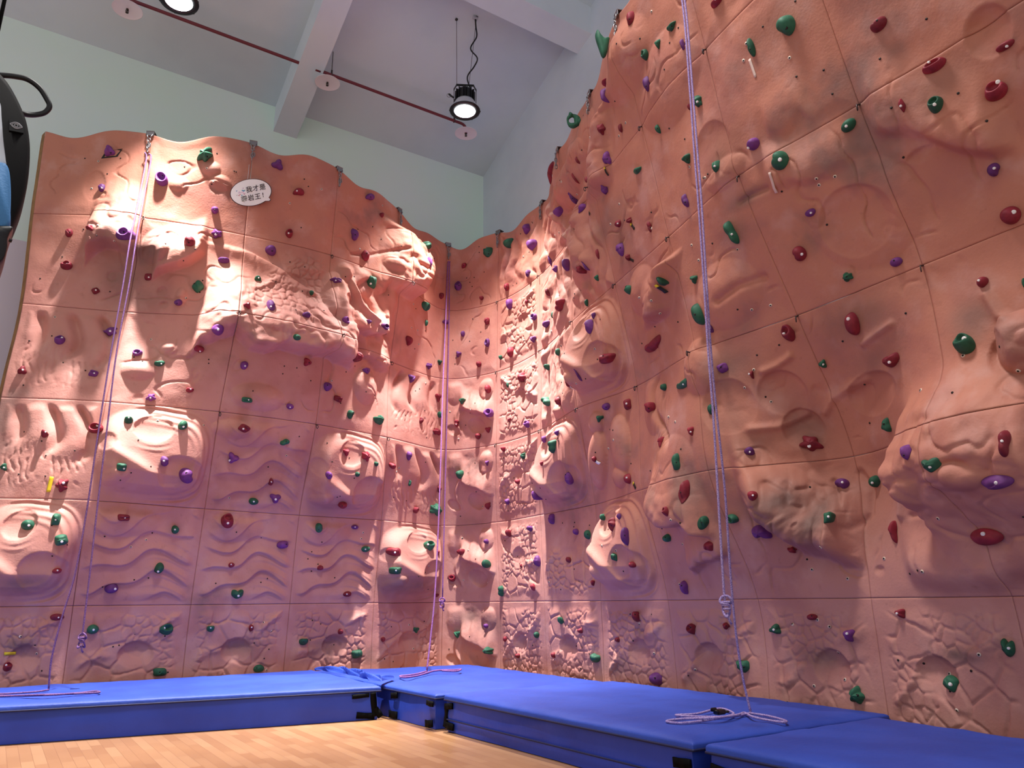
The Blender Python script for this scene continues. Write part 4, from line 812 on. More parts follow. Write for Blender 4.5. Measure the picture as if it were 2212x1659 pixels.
 (4.090,2.670,0.098,0.075,'r','round',0,(-0.02, 0.0073, 'h'),'highest crimson round hold, third panel row up, fifth panel from left edge'),
 (4.330,2.830,0.070,0.120,'p','egg',200,(-0.0158, 0.0098, 'h'),'purple egg-shaped hold, third panel row up, fifth panel from left edge'),
 (3.160,2.530,0.076,0.084,'p','round',0,(-0.0126, -0.004, 'h'),'purple round hold, third panel row up, fourth panel from left edge'),
 (2.610,2.350,0.045,0.094,'r','tear',180,(-0.0134, 0.0194, 'w'),'lower crimson teardrop hold, third panel row up, third panel from left edge'),
 (2.690,2.170,0.127,0.108,'p','tri',180,(-0.0149, 0.0015, 'w'),'lower purple triangular hold, third panel row up, third panel from left edge'),
 (3.400,2.200,0.108,0.086,'r','round',0,(-0.0267, 0.0147, 'h'),'lowest crimson round hold, third panel row up, fourth panel from left edge'),
 (4.370,2.500,0.036,0.085,'g','tri',0,None,'upper green triangular hold, third panel row up, fifth panel from left edge'),
 (5.370,2.670,0.117,0.118,'g','egg',40,None,'green egg-shaped hold, third panel row up, rounded corner panel'),
 (5.870,2.770,0.047,0.070,'p','tri',180,None,'purple triangular hold, third panel row up, rounded corner panel'),
 (4.910,2.470,0.060,0.087,'r','tri',180,None,'middle crimson triangular hold, third panel row up, fifth panel from left edge'),
 (4.840,2.210,0.191,0.172,'g','fist',20,(-0.0571, 0.0344, 'h'),'lower green knobbly hold, third panel row up, fifth panel from left edge'),
 (4.480,2.170,0.080,0.076,'r','wedge',180,None,'lowest crimson wedge hold, third panel row up, fifth panel from left edge'),
 (5.850,2.220,0.083,0.092,'r','fist',0,None,'crimson knobbly hold, third panel row up, rounded corner panel'),
 (6.290,2.240,0.063,0.078,'p','egg',0,None,'purple egg-shaped hold, third panel row up, first panel right of corner'),
 (3.220,1.870,0.086,0.116,'g','egg',180,(-0.0155, -0.0296, 'h'),'left green egg-shaped hold, second panel row up, fourth panel from left edge'),
 (3.660,1.900,0.092,0.054,'p','oval',5,(-0.0121, 0.0027, 'w'),'purple oval hold, second panel row up, fourth panel from left edge'),
 (2.850,1.660,0.136,0.090,'p','tear',110,(0.0238, 0.0136, 'h'),'purple teardrop hold, second panel row up, third panel from left edge'),
 (3.820,1.640,0.117,0.073,'g','oval',10,(-0.0255, -0.0068, 'w'),'right green oval hold, second panel row up, fourth panel from left edge'),
 (4.110,1.620,0.139,0.103,'r','kid',0,(-0.0075, -0.0114, 'w'),'highest crimson curved hold, second panel row up, fifth panel from left edge'),
 (4.610,1.720,0.144,0.119,'g','jug',10,(-0.0519, -0.0017, 'w'),'right green scooped hold, second panel row up, fifth panel from left edge'),
 (4.760,1.640,0.043,0.060,'r','tri',180,None,'middle tiny crimson triangular hold, second panel row up, fifth panel from left edge'),
 (5.850,1.760,0.060,0.063,'p','round',0,None,'tiny purple round hold, second panel row up, rounded corner panel'),
 (5.400,1.640,0.118,0.082,'r','kid',20,None,'upper crimson curved hold, second panel row up, rounded corner panel'),
 (5.870,1.470,0.084,0.109,'g','round',0,None,'green round hold, second panel row up, rounded corner panel'),
 (3.290,1.410,0.073,0.059,'r','round',0,(-0.0151, 0.0147, 'h'),'upper crimson round hold, second panel row up, fourth panel from left edge'),
 (4.110,1.390,0.100,0.087,'g','blk',0,(-0.0121, 0.0004, 'w'),'left green blocky hold, second panel row up, fifth panel from left edge'),
 (6.310,1.830,0.073,0.085,'r','horn',150,None,'highest crimson pointed hold, second panel row up, first panel right of corner'),
 (8.110,3.240,0.025,0.097,'r','egg',180,None,'left crimson egg-shaped hold, fourth panel row up, third panel right of corner'),
 (7.220,3.290,0.155,0.132,'g','dumb',40,None,'lowest green double-lobed hold, fourth panel row up, second panel right of corner'),
 (7.640,3.180,0.074,0.102,'r','kid',110,None,'crimson curved hold, fourth panel row up, second panel right of corner'),
 (8.500,2.910,0.103,0.073,'p','oval',25,(0.0306, -0.0107, 'h'),'purple oval hold, third panel row up, third panel right of corner'),
 (8.840,2.860,0.086,0.104,'r','blk',0,(0.0309, -0.0001, 'w'),'highest crimson blocky hold, third panel row up, third panel right of corner'),
 (9.290,2.710,0.088,0.095,'r','blk',10,(0.0189, -0.0196, 'h'),'highest crimson blocky hold, third panel row up, fourth panel right of corner'),
 (8.400,2.810,0.058,0.071,'g','tri',40,None,'green triangular hold, third panel row up, third panel right of corner'),
 (6.720,3.130,0.080,0.086,'p','jug',0,None,'purple scooped hold, fourth panel row up, first panel right of corner'),
 (9.510,2.840,0.060,0.064,'g','kid',60,None,'middle tiny green curved hold, third panel row up, fourth panel right of corner'),
 (9.810,2.770,0.224,0.063,'g','heart',5,(0.0545, -0.0135, 'w'),'highest large green forked hold, third panel row up, fourth panel right of corner'),
 (10.090,2.490,0.058,0.087,'g','oval',0,None,'green oval hold, third panel row up, fifth panel right of corner'),
 (9.900,2.340,0.050,0.074,'r','tri',180,(0.0124, -0.0116, 'w'),'middle crimson triangular hold, third panel row up, fourth panel right of corner'),
 (9.430,2.350,0.060,0.102,'r','tri',190,None,'lowest crimson triangular hold, third panel row up, fourth panel right of corner'),
 (7.690,2.820,0.056,0.055,'p','tri',180,None,'highest tiny purple triangular hold, third panel row up, second panel right of corner'),
 (7.310,2.830,0.040,0.081,'p','kid',80,None,'second-highest purple curved hold, third panel row up, second panel right of corner'),
 (7.630,2.700,0.101,0.146,'g','dumb',0,None,'green double-lobed hold, third panel row up, second panel right of corner'),
 (6.640,2.750,0.073,0.076,'g','fist',0,None,'green knobbly hold, third panel row up, first panel right of corner'),
 (8.320,2.440,0.042,0.059,'r','round',0,None,'middle tiny crimson round hold, third panel row up, third panel right of corner'),
 (9.730,2.120,0.062,0.139,'g','kid',270,(0.0214, -0.0137, 'h'),'lowest green curved hold, third panel row up, fourth panel right of corner'),
 (10.340,2.110,0.076,0.062,'p','round',0,(-0.0012, -0.0202, 'w'),'lower purple round hold, third panel row up, fifth panel right of corner'),
 (8.790,2.140,0.079,0.101,'r','tear',185,(0.028, 0.0062, 'w'),'lowest crimson teardrop hold, third panel row up, third panel right of corner'),
 (7.820,2.340,0.077,0.151,'p','egg',215,(0.0063, 0.0529, 'h'),'third-highest purple egg-shaped hold, third panel row up, second panel right of corner'),
 (6.510,2.460,0.060,0.062,'r','round',0,None,'lower tiny crimson round hold, third panel row up, first panel right of corner'),
 (7.210,2.220,0.057,0.124,'p','kid',60,None,'lowest purple curved hold, third panel row up, second panel right of corner'),
 (9.790,1.890,0.072,0.159,'r','oval',350,(-0.0111, -0.0114, 'h'),'highest crimson oval hold, second panel row up, fourth panel right of corner'),
 (10.330,1.820,0.066,0.063,'r','round',0,(0.0149, -0.0034, 'w'),'upper crimson round hold, second panel row up, fifth panel right of corner'),
 (9.660,1.790,0.054,0.072,'r','jug',20,None,'middle crimson scooped hold, second panel row up, fourth panel right of corner'),
 (7.240,1.930,0.084,0.125,'p','blk',355,None,'left purple blocky hold, second panel row up, second panel right of corner'),
 (8.310,1.830,0.046,0.071,'g','oval',0,None,'upper green oval hold, second panel row up, third panel right of corner'),
 (9.870,1.650,0.044,0.093,'g','egg',20,(-0.0055, 0.0096, 'h'),'right green egg-shaped hold, second panel row up, fourth panel right of corner'),
 (10.060,1.620,0.100,0.075,'g','ringr',170,None,'left green open-loop hold, second panel row up, fifth panel right of corner'),
 (10.250,1.510,0.150,0.106,'p','heart',180,None,'left purple forked hold, second panel row up, fifth panel right of corner'),
 (8.710,1.800,0.047,0.056,'p','kid',40,None,'upper tiny purple curved hold, second panel row up, third panel right of corner'),
 (8.580,1.730,0.106,0.138,'r','fist',20,(0.034, -0.0227, 'h'),'upper crimson knobbly hold, second panel row up, third panel right of corner'),
 (7.650,1.740,0.063,0.070,'p','round',0,None,'right purple round hold, second panel row up, second panel right of corner'),
 (7.850,1.690,0.082,0.103,'g','oval',20,(0.0293, -0.001, 'h'),'green oval hold, second panel row up, second panel right of corner'),
 (8.840,1.610,0.072,0.168,'p','horn',170,(0.0242, -0.005, 'h'),'lower purple pointed hold, second panel row up, third panel right of corner'),
 (9.230,1.540,0.082,0.071,'g','round',0,(0.0233, 0.0157, 'h'),'left green round hold, second panel row up, fourth panel right of corner'),
 (9.830,1.470,0.080,0.078,'r','blk',340,None,'lowest crimson blocky hold, second panel row up, fourth panel right of corner'),
 (6.820,1.850,0.087,0.065,'p','round',0,(0.03, -0.007, 'h'),'upper purple round hold, second panel row up, first panel right of corner'),
 (6.930,1.460,0.102,0.135,'p','egg',40,None,'lower purple egg-shaped hold, second panel row up, first panel right of corner'),
 (8.560,1.420,0.064,0.076,'g','bar',80,(0.021, 0.0001, 'h'),'lower green grooved bar hold, second panel row up, third panel right of corner'),
 (7.500,1.440,0.072,0.065,'r','oval',40,None,'upper crimson oval hold, second panel row up, second panel right of corner'),
 (8.810,1.350,0.071,0.058,'r','tear',80,None,'lower crimson teardrop hold, second panel row up, third panel right of corner'),
 (6.550,1.420,0.025,0.049,'r','oval',0,None,'middle tiny crimson oval hold, second panel row up, first panel right of corner'),
 (7.380,2.560,0.037,0.052,'r','tri',180,None,'tiny crimson triangular hold, third panel row up, second panel right of corner'),
 (10.730,2.130,0.171,0.124,'r','fist',340,(-0.0086, -0.026, 'w'),'lowest crimson knobbly hold, third panel row up, fifth panel right of corner'),
 (11.420,2.130,0.066,0.102,'g','tri',340,(0.0176, 0.012, 'h'),'lower green triangular hold, third panel row up, sixth panel right of corner'),
 (11.940,1.880,0.051,0.080,'p','egg',0,(0.0122, -0.0214, 'h'),'purple egg-shaped hold, second panel row up, sixth panel right of corner'),
 (12.060,1.800,0.095,0.067,'g','heart',0,(0.0174, -0.0134, 'w'),'green forked hold, second panel row up, seventh panel right of corner'),
 (12.400,1.840,0.051,0.123,'r','dumb',350,(0.0032, 0.0023, 'w'),'upper crimson double-lobed hold, second panel row up, seventh panel right of corner'),
 (10.880,1.810,0.105,0.077,'p','kid',150,(0.0237, -0.0087, 'w'),'right purple curved hold, second panel row up, fifth panel right of corner'),
 (11.130,1.800,0.074,0.083,'g','tear',315,(0.014, -0.0094, 'w'),'green teardrop hold, second panel row up, sixth panel right of corner'),
 (12.310,1.680,0.142,0.074,'p','egg',75,(0.0153, 0.0157, 'w'),'purple egg-shaped hold, second panel row up, seventh panel right of corner'),
 (10.870,1.520,0.075,0.087,'g','blk',10,(0.0107, -0.0096, 'w'),'right green blocky hold, second panel row up, fifth panel right of corner'),
 (11.260,1.430,0.060,0.154,'r','tri',200,None,'crimson triangular hold, second panel row up, sixth panel right of corner'),
 (12.030,1.360,0.181,0.104,'r','oval',0,(0.015, 0.0364, 'w'),'lower crimson oval hold, second panel row up, seventh panel right of corner'),
 (10.440,1.360,0.076,0.050,'r','fist',0,(0.0228, 0.0082, 'h'),'lower crimson knobbly hold, second panel row up, fifth panel right of corner'),
 (1.300,1.170,0.127,0.098,'p','tear',110,(0.0217, 0.0116, 'w'),'purple teardrop hold, second panel row up, second panel from left edge'),
 (2.430,1.110,0.132,0.100,'g','heart',0,(-0.0027, -0.0144, 'w'),'green forked hold, second panel row up, third panel from left edge'),
 (0.870,0.900,0.120,0.062,'r','oval',15,(0.0101, -0.0135, 'w'),'upper crimson oval hold, first panel row up, first panel from left edge'),
 (1.190,0.780,0.107,0.090,'g','oval',25,(-0.007, -0.0003, 'w'),'highest green oval hold, first panel row up, second panel from left edge'),
 (1.800,0.760,0.141,0.117,'g','jug',20,(-0.0356, 0.0092, 'w'),'middle green scooped hold, first panel row up, second panel from left edge'),
 (2.210,0.750,0.080,0.062,'g','wedge',0,(-0.0057, 0.001, 'w'),'upper green wedge hold, first panel row up, third panel from left edge'),
 (2.610,0.750,0.051,0.072,'r','oval',0,(-0.006, 0.0136, 'w'),'crimson oval hold, first panel row up, third panel from left edge'),
 (0.470,0.460,0.075,0.079,'r','jug',0,(-0.0217, 0.002, 'w'),'lower crimson scooped hold, first panel row up, first panel from left edge'),
 (1.790,0.340,0.133,0.081,'g','blk',5,(-0.0178, -0.0023, 'h'),'lowest green blocky hold, first panel row up, second panel from left edge'),
 (2.730,0.320,0.118,0.082,'g','oval',350,(-0.0332, 0.0126, 'h'),'lower green oval hold, first panel row up, third panel from left edge'),
 (3.640,1.110,0.099,0.067,'r','oval',0,(-0.0225, 0.0095, 'w'),'lower crimson oval hold, second panel row up, fourth panel from left edge'),
 (4.580,0.660,0.093,0.074,'g','tri',180,(-0.0239, 0.0128, 'h'),'green triangular hold, first panel row up, fifth panel from left edge'),
 (3.600,0.680,0.062,0.063,'r','round',0,(-0.0145, 0.0049, 'h'),'tiny crimson round hold, first panel row up, fourth panel from left edge'),
 (3.180,0.580,0.106,0.070,'g','wedge',0,(-0.0185, -0.0088, 'h'),'left green wedge hold, first panel row up, fourth panel from left edge'),
 (4.130,0.570,0.056,0.057,'r','round',0,(-0.019, 0.0028, 'h'),'tiny crimson round hold, first panel row up, fifth panel from left edge'),
 (3.810,0.420,0.138,0.099,'g','blk',10,None,'right green blocky hold, first panel row up, fourth panel from left edge'),
 (5.150,1.310,0.092,0.092,'r','jug',0,(0.0229, 0.0101, 'h'),'lower crimson scooped hold, second panel row up, rounded corner panel'),
 (4.890,1.090,0.060,0.044,'r','wedge',0,None,'lowest tiny crimson wedge hold, second panel row up, fifth panel from left edge'),
 (6.080,1.130,0.075,0.135,'g','dumb',350,None,'green double-lobed hold, second panel row up, first panel right of corner'),
 (5.280,0.590,0.109,0.086,'g','tri',180,(0.0377, -0.0043, 'h'),'left green triangular hold, first panel row up, rounded corner panel'),
 (5.810,0.710,0.061,0.054,'p','round',0,None,'tiny purple round hold, first panel row up, rounded corner panel'),
 (6.130,0.560,0.054,0.066,'r','egg',0,None,'upper crimson egg-shaped hold, first panel row up, first panel right of corner'),
 (5.870,0.420,0.103,0.094,'g','fist',0,(0.0117, 0.0013, 'h'),'right green knobbly hold, first panel row up, rounded corner panel'),
 (6.840,1.160,0.061,0.083,'r','egg',30,None,'lowest crimson egg-shaped hold, second panel row up, first panel right of corner'),
 (7.900,1.180,0.047,0.060,'r','tri',180,None,'lower tiny crimson triangular hold, second panel row up, second panel right of corner'),
 (9.260,1.110,0.076,0.121,'p','kid',250,(0.0148, 0.0255, 'h'),'purple curved hold, second panel row up, fourth panel right of corner'),
 (7.340,0.790,0.058,0.073,'g','wedge',40,None,'upper green wedge hold, first panel row up, second panel right of corner'),
 (6.850,0.630,0.058,0.074,'g','round',0,(0.019, -0.004, 'h'),'green round hold, first panel row up, first panel right of corner'),
 (7.690,0.700,0.050,0.052,'r','round',0,(0.0179, 0.0027, 'h'),'upper tiny crimson round hold, first panel row up, second panel right of corner'),
 (8.570,0.850,0.065,0.094,'r','horn',190,(0.0212, 0.0084, 'h'),'upper crimson pointed hold, first panel row up, third panel right of corner'),
 (8.260,0.630,0.047,0.049,'r','round',0,(0.017, 0.0006, 'h'),'lower tiny crimson round hold, first panel row up, third panel right of corner'),
 (9.270,0.760,0.075,0.096,'r','jug',30,(0.0244, 0.0135, 'h'),'left crimson scooped hold, first panel row up, fourth panel right of corner'),
 (9.650,0.790,0.049,0.056,'r','tri',40,(0.0146, 0.004, 'h'),'right tiny crimson triangular hold, first panel row up, fourth panel right of corner'),
 (7.890,0.440,0.135,0.092,'g','kid',340,None,'lower green curved hold, first panel row up, second panel right of corner'),
 (7.210,0.430,0.047,0.061,'r','egg',0,None,'lower tiny crimson egg-shaped hold, first panel row up, second panel right of corner'),
 (6.430,0.380,0.069,0.055,'r','round',0,(0.0245, 0.0034, 'h'),'lower crimson round hold, first panel row up, first panel right of corner'),
 (9.790,0.480,0.119,0.095,'g','heart',0,(0.0393, -0.0071, 'h'),'green forked hold, first panel row up, fourth panel right of corner'),
 (8.770,0.310,0.136,0.114,'p','round',0,(0.0442, 0.0175, 'h'),'purple round hold, first panel row up, third panel right of corner'),
 (10.490,0.870,0.080,0.045,'r','oval',340,(0.0158, 0.0101, 'h'),'crimson oval hold, first panel row up, fifth panel right of corner'),
 (10.130,0.780,0.105,0.077,'g','tri',340,(0.0217, 0.003, 'w'),'left green triangular hold, first panel row up, fifth panel right of corner'),
 (10.810,0.750,0.075,0.084,'p','tri',185,(0.0211, 0.019, 'w'),'purple triangular hold, first panel row up, fifth panel right of corner'),
 (11.230,0.900,0.069,0.061,'r','tri',200,(0.0067, -0.0011, 'w'),'crimson triangular hold, first panel row up, sixth panel right of corner'),
 (11.920,0.720,0.069,0.102,'g','heart',350,(0.0161, 0.0023, 'w'),'right green forked hold, first panel row up, sixth panel right of corner'),
 (10.800,0.360,0.102,0.120,'g','fist',10,(0.0308, 0.0048, 'h'),'right green knobbly hold, first panel row up, fifth panel right of corner'),
 (11.510,0.490,0.096,0.100,'g','kite',20,(0.0226, -0.0097, 'w'),'left green diamond-shaped hold, first panel row up, sixth panel right of corner'),
]
# ---------------------------------------------------------------- palette
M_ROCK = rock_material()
M_NUT = mat('bolt_socket_dark', lin(38, 26, 24), .6)
M_NUTW = mat('pale_washer', lin(225, 205, 190), .5)
M_EDGE = mat('plywood_edge', lin(150, 108, 58), .7, noise=(lin(120, 82, 44), 9, 4, .4, .7))
M_BACK = mat('shell_back', lin(120, 92, 70), .8)
M_HOLD = {
 'p': mat('purple_resin', lin(114, 56, 126), .6, .35, noise=(lin(94, 44, 108), 16, 4, .4, .7), bump=(90, .25, .004), var=.22),
 'r': mat('crimson_resin', lin(142, 40, 56), .6, .35, noise=(lin(112, 30, 44), 16, 4, .4, .7), bump=(90, .25, .004), var=.22),
 'g': mat('green_resin', lin(42, 98, 74), .6, .35, noise=(lin(34, 80, 62), 16, 4, .4, .7), bump=(90, .25, .004), var=.22)}
M_WASH = mat('white_washer', lin(236, 232, 232), .4)
M_STEEL = mat('steel', lin(150, 146, 148), .32, .5, 1.)
M_DARKSTEEL = mat('dull_steel', lin(84, 76, 76), .45, .5, .9)
M_ROPE = mat('purple_rope', lin(130, 94, 140), .8, .2, noise=(lin(92, 64, 112), 160, 2, .42, .58))
M_ROPE2 = mat('violet_rope', lin(128, 104, 166), .8, .2, noise=(lin(178, 160, 204), 160, 2, .42, .58))
M_ROPE3 = mat('plum_rope', lin(112, 64, 120), .8, .2, noise=(lin(150, 104, 160), 160, 2, .42, .58))
M_BLUE = mat('blue_mat_vinyl', lin(45, 74, 172), .55, .3, noise=(lin(39, 65, 157), 2.4, 5, .4, .65), bump=(26, .25, .012))
M_BLUES = mat('blue_mat_side_vinyl', lin(40, 68, 180), .45, .35, noise=(lin(34, 58, 162), 2.2, 5, .4, .7), bump=(6, .35, .02))
M_NAVY = mat('navy_piping', lin(22, 28, 74), .6)
M_BLACK = mat('black_webbing', lin(3, 3, 4), .7, .1, bump=(60, .4, .004))
M_BLACKP = mat('black_plastic', lin(18, 18, 22), .38, .5)
M_WHITEW = mat('white_plaster', lin(216, 226, 236), .85, .2, noise=(lin(206, 217, 228), 1.3, 5, .4, .7))
M_CEIL = mat('ceiling_plaster', lin(214, 226, 234), .9, .2, noise=(lin(202, 214, 224), .8, 5, .42, .68), bump=(40, .1, .01))
M_BEAM = mat('beam_plaster', lin(222, 230, 238), .9, .2, noise=(lin(212, 220, 230), .9, 5, .42, .68))
M_PIPE = mat('dark_red_pipe_paint', lin(116, 40, 52), .4, .45)
M_SHIELD = mat('pale_shield', lin(248, 238, 244), .5, .3)
M_BRASS = mat('sprinkler_brass', lin(70, 60, 56), .4, .5, .8)
M_REFL = mat('grey_reflector', lin(196, 198, 208), .35, .5, .1)
M_LENS = mat('lamp_lens', (1, 1, 1, 1), .4, emit=((.93, .96, 1, 1), 14.))

def green_wall_material():
    m = mat('back_wall_paint', lin(196, 212, 200), .9, .2)
    nt = m.node_tree; N = nt.nodes; L = nt.links; b = N['Principled BSDF']
    geo = N.new('ShaderNodeNewGeometry'); sep = N.new('ShaderNodeSeparateXYZ'); L.new(geo.outputs['Position'], sep.inputs[0])
    n = N.new('ShaderNodeTexNoise'); n.inputs['Scale'].default_value = .7; n.inputs['Detail'].default_value = 5; L.new(geo.outputs['Position'], n.inputs['Vector'])
    st = N.new('ShaderNodeMath'); st.operation = 'GREATER_THAN'; st.inputs[1].default_value = 5.0; L.new(sep.outputs['Z'], st.inputs[0])
    g = N.new('ShaderNodeValToRGB'); g.color_ramp.elements[0].position = .35; g.color_ramp.elements[1].position = .7
    g.color_ramp.elements[0].color = lin(224, 250, 236); g.color_ramp.elements[1].color = lin(230, 246, 246); L.new(n.outputs['Fac'], g.inputs['Fac'])
    x = N.new('ShaderNodeMix'); x.data_type = 'RGBA'; x.inputs[6].default_value = lin(222, 214, 226)
    L.new(g.outputs['Color'], x.inputs[7]); L.new(st.outputs[0], x.inputs[0]); L.new(x.outputs[2], b.inputs['Base Color'])
    return m

def parquet_material():
    m = mat('parquet', lin(206, 158, 104), .30, .4)
    nt = m.node_tree; N = nt.nodes; L = nt.links; b = N['Principled BSDF']
    geo = N.new('ShaderNodeNewGeometry')
    mp = N.new('ShaderNodeMapping'); mp.inputs['Rotation'].default_value = (0, 0, PI/2); L.new(geo.outputs['Position'], mp.inputs['Vector'])
    br = N.new('ShaderNodeTexBrick'); br.inputs['Scale'].default_value = 1.; br.offset = .37
    for k, val in (('Brick Width', .42), ('Row Height', .075), ('Mortar Size', .0012), ('Bias', .0)): br.inputs[k].default_value = val
    br.inputs['Color1'].default_value = lin(172, 130, 92); br.inputs['Color2'].default_value = lin(154, 110, 72); br.inputs['Mortar'].default_value = lin(136, 94, 60)
    L.new(mp.outputs[0], br.inputs['Vector'])
    n = N.new('ShaderNodeTexNoise'); n.inputs['Scale'].default_value = 1.1; n.inputs['Detail'].default_value = 6; L.new(geo.outputs['Position'], n.inputs['Vector'])
    x = N.new('ShaderNodeMix'); x.data_type = 'RGBA'; x.blend_type = 'MULTIPLY'; x.inputs[0].default_value = .5
    r = N.new('ShaderNodeValToRGB'); r.color_ramp.elements[0].color = (.72, .7, .72, 1); r.color_ramp.elements[1].color = (1, 1, 1, 1)
    r.color_ramp.elements[0].position = .35; r.color_ramp.elements[1].position = .65
    L.new(n.outputs['Fac'], r.inputs['Fac']); L.new(br.outputs['Color'], x.inputs[6]); L.new(r.outputs['Color'], x.inputs[7]); L.new(x.outputs[2], b.inputs['Base Color'])
    return m

# ---------------------------------------------------------------- the hall
CZ, CY, CS = 7.81, 9.6, .415          # ceiling height at the back wall, back wall line, ceiling rise towards the viewer
ceil_z = lambda y: CZ + CS*(CY-y)
XR = 5.8
def quad(name, pts, m, label, cat):
    o = mesh_obj(name, pts, [tuple(range(len(pts)))], m, smooth=False); tag(o, label, cat, kind='structure'); return o
def slab(name, front, off, m, label, cat):
    n = len(front); off = np.array(off); pts = [np.array(p) for p in front]; v = pts+[p+off for p in pts]
    f = [tuple(range(n)), tuple(reversed(range(n, 2*n)))]+[(i, (i+1) % n, n+(i+1) % n, n+i) for i in range(n)]
    o = mesh_obj(name, v, f, m, smooth=False); tag(o, label, cat, kind='structure'); return o
YR = 2.0                               # roof ridge line
slab('floor', [(-7, -4, 0), (6.0, -4, 0), (6.0, 9.8, 0), (-7, 9.8, 0)], (0, 0, -.1), parquet_material(), 'honey coloured wooden parquet floor in front of the mats', 'floor')
slab('wall_back', [(-7, CY, 0), (6.0, CY, 0), (6.0, CY, CZ+.05), (-7, CY, CZ+.05)], (0, .2, 0), green_wall_material(), 'pale green plaster wall showing above the wavy climbing wall top', 'wall')
slab('wall_right', [(XR, CY, 0), (XR, -4, 0), (XR, -4, 8.), (XR, YR, ceil_z(YR)), (XR, CY, CZ)], (.2, 0, 0), M_WHITEW, 'plain grey white plaster wall behind the taller climbing face', 'wall')
zr = ceil_z(YR)
cl = mesh_obj('ceiling', [(-7, CY, CZ), (6., CY, CZ), (6., YR, zr), (-7, YR, zr), (-7, -4, 8.), (6., -4, 8.)], [(0, 1, 2, 3), (3, 2, 5, 4)], M_CEIL, smooth=False)
tag(cl, 'sloping grey white plaster ceiling', 'ceiling', kind='structure')
def beam(name, label, p0, p1, w, d):
    p0 = np.array(p0); p1 = np.array(p1); w = np.array(w); dn = np.array((0, 0, -d)); up = np.array((0, 0, .04))
    v = [p0+up, p0+w+up, p0+w+dn, p0+dn, p1+up, p1+w+up, p1+w+dn, p1+dn]
    o = mesh_obj(name, v, [(0, 1, 2, 3), (7, 6, 5, 4), (0, 4, 5, 1), (1, 5, 6, 2), (2, 6, 7, 3), (3, 7, 4, 0)], M_BEAM, smooth=False)
    tag(o, label, 'beam', kind='structure'); return o
beam('trim_1', 'plastered ceiling beam running down the slope to the back wall', (2.34, CY, CZ), (2.34, YR, ceil_z(YR)), (.33, 0, 0), .40)
v = []
y0, y1 = 7.02, 6.70
zb = ceil_z(y0)-.43
b2 = mesh_obj('trim_2', [(-7, y0, ceil_z(y0)+.04), (-7, y1, ceil_z(y1)+.04), (-7, y1, zb+.11), (-7, y0, zb), (XR, y0, ceil_z(y0)+.04), (XR, y1, ceil_z(y1)+.04), (XR, y1, zb+.11), (XR, y0, zb)],
    [(0, 3, 2, 1), (4, 5, 6, 7), (0, 4, 7, 3), (3, 7, 6, 2), (2, 6, 5, 1), (1, 5, 4, 0)], M_BEAM, smooth=False)
tag(b2, 'plastered cross beam meeting the grey wall high above the corner', 'beam', kind='structure')

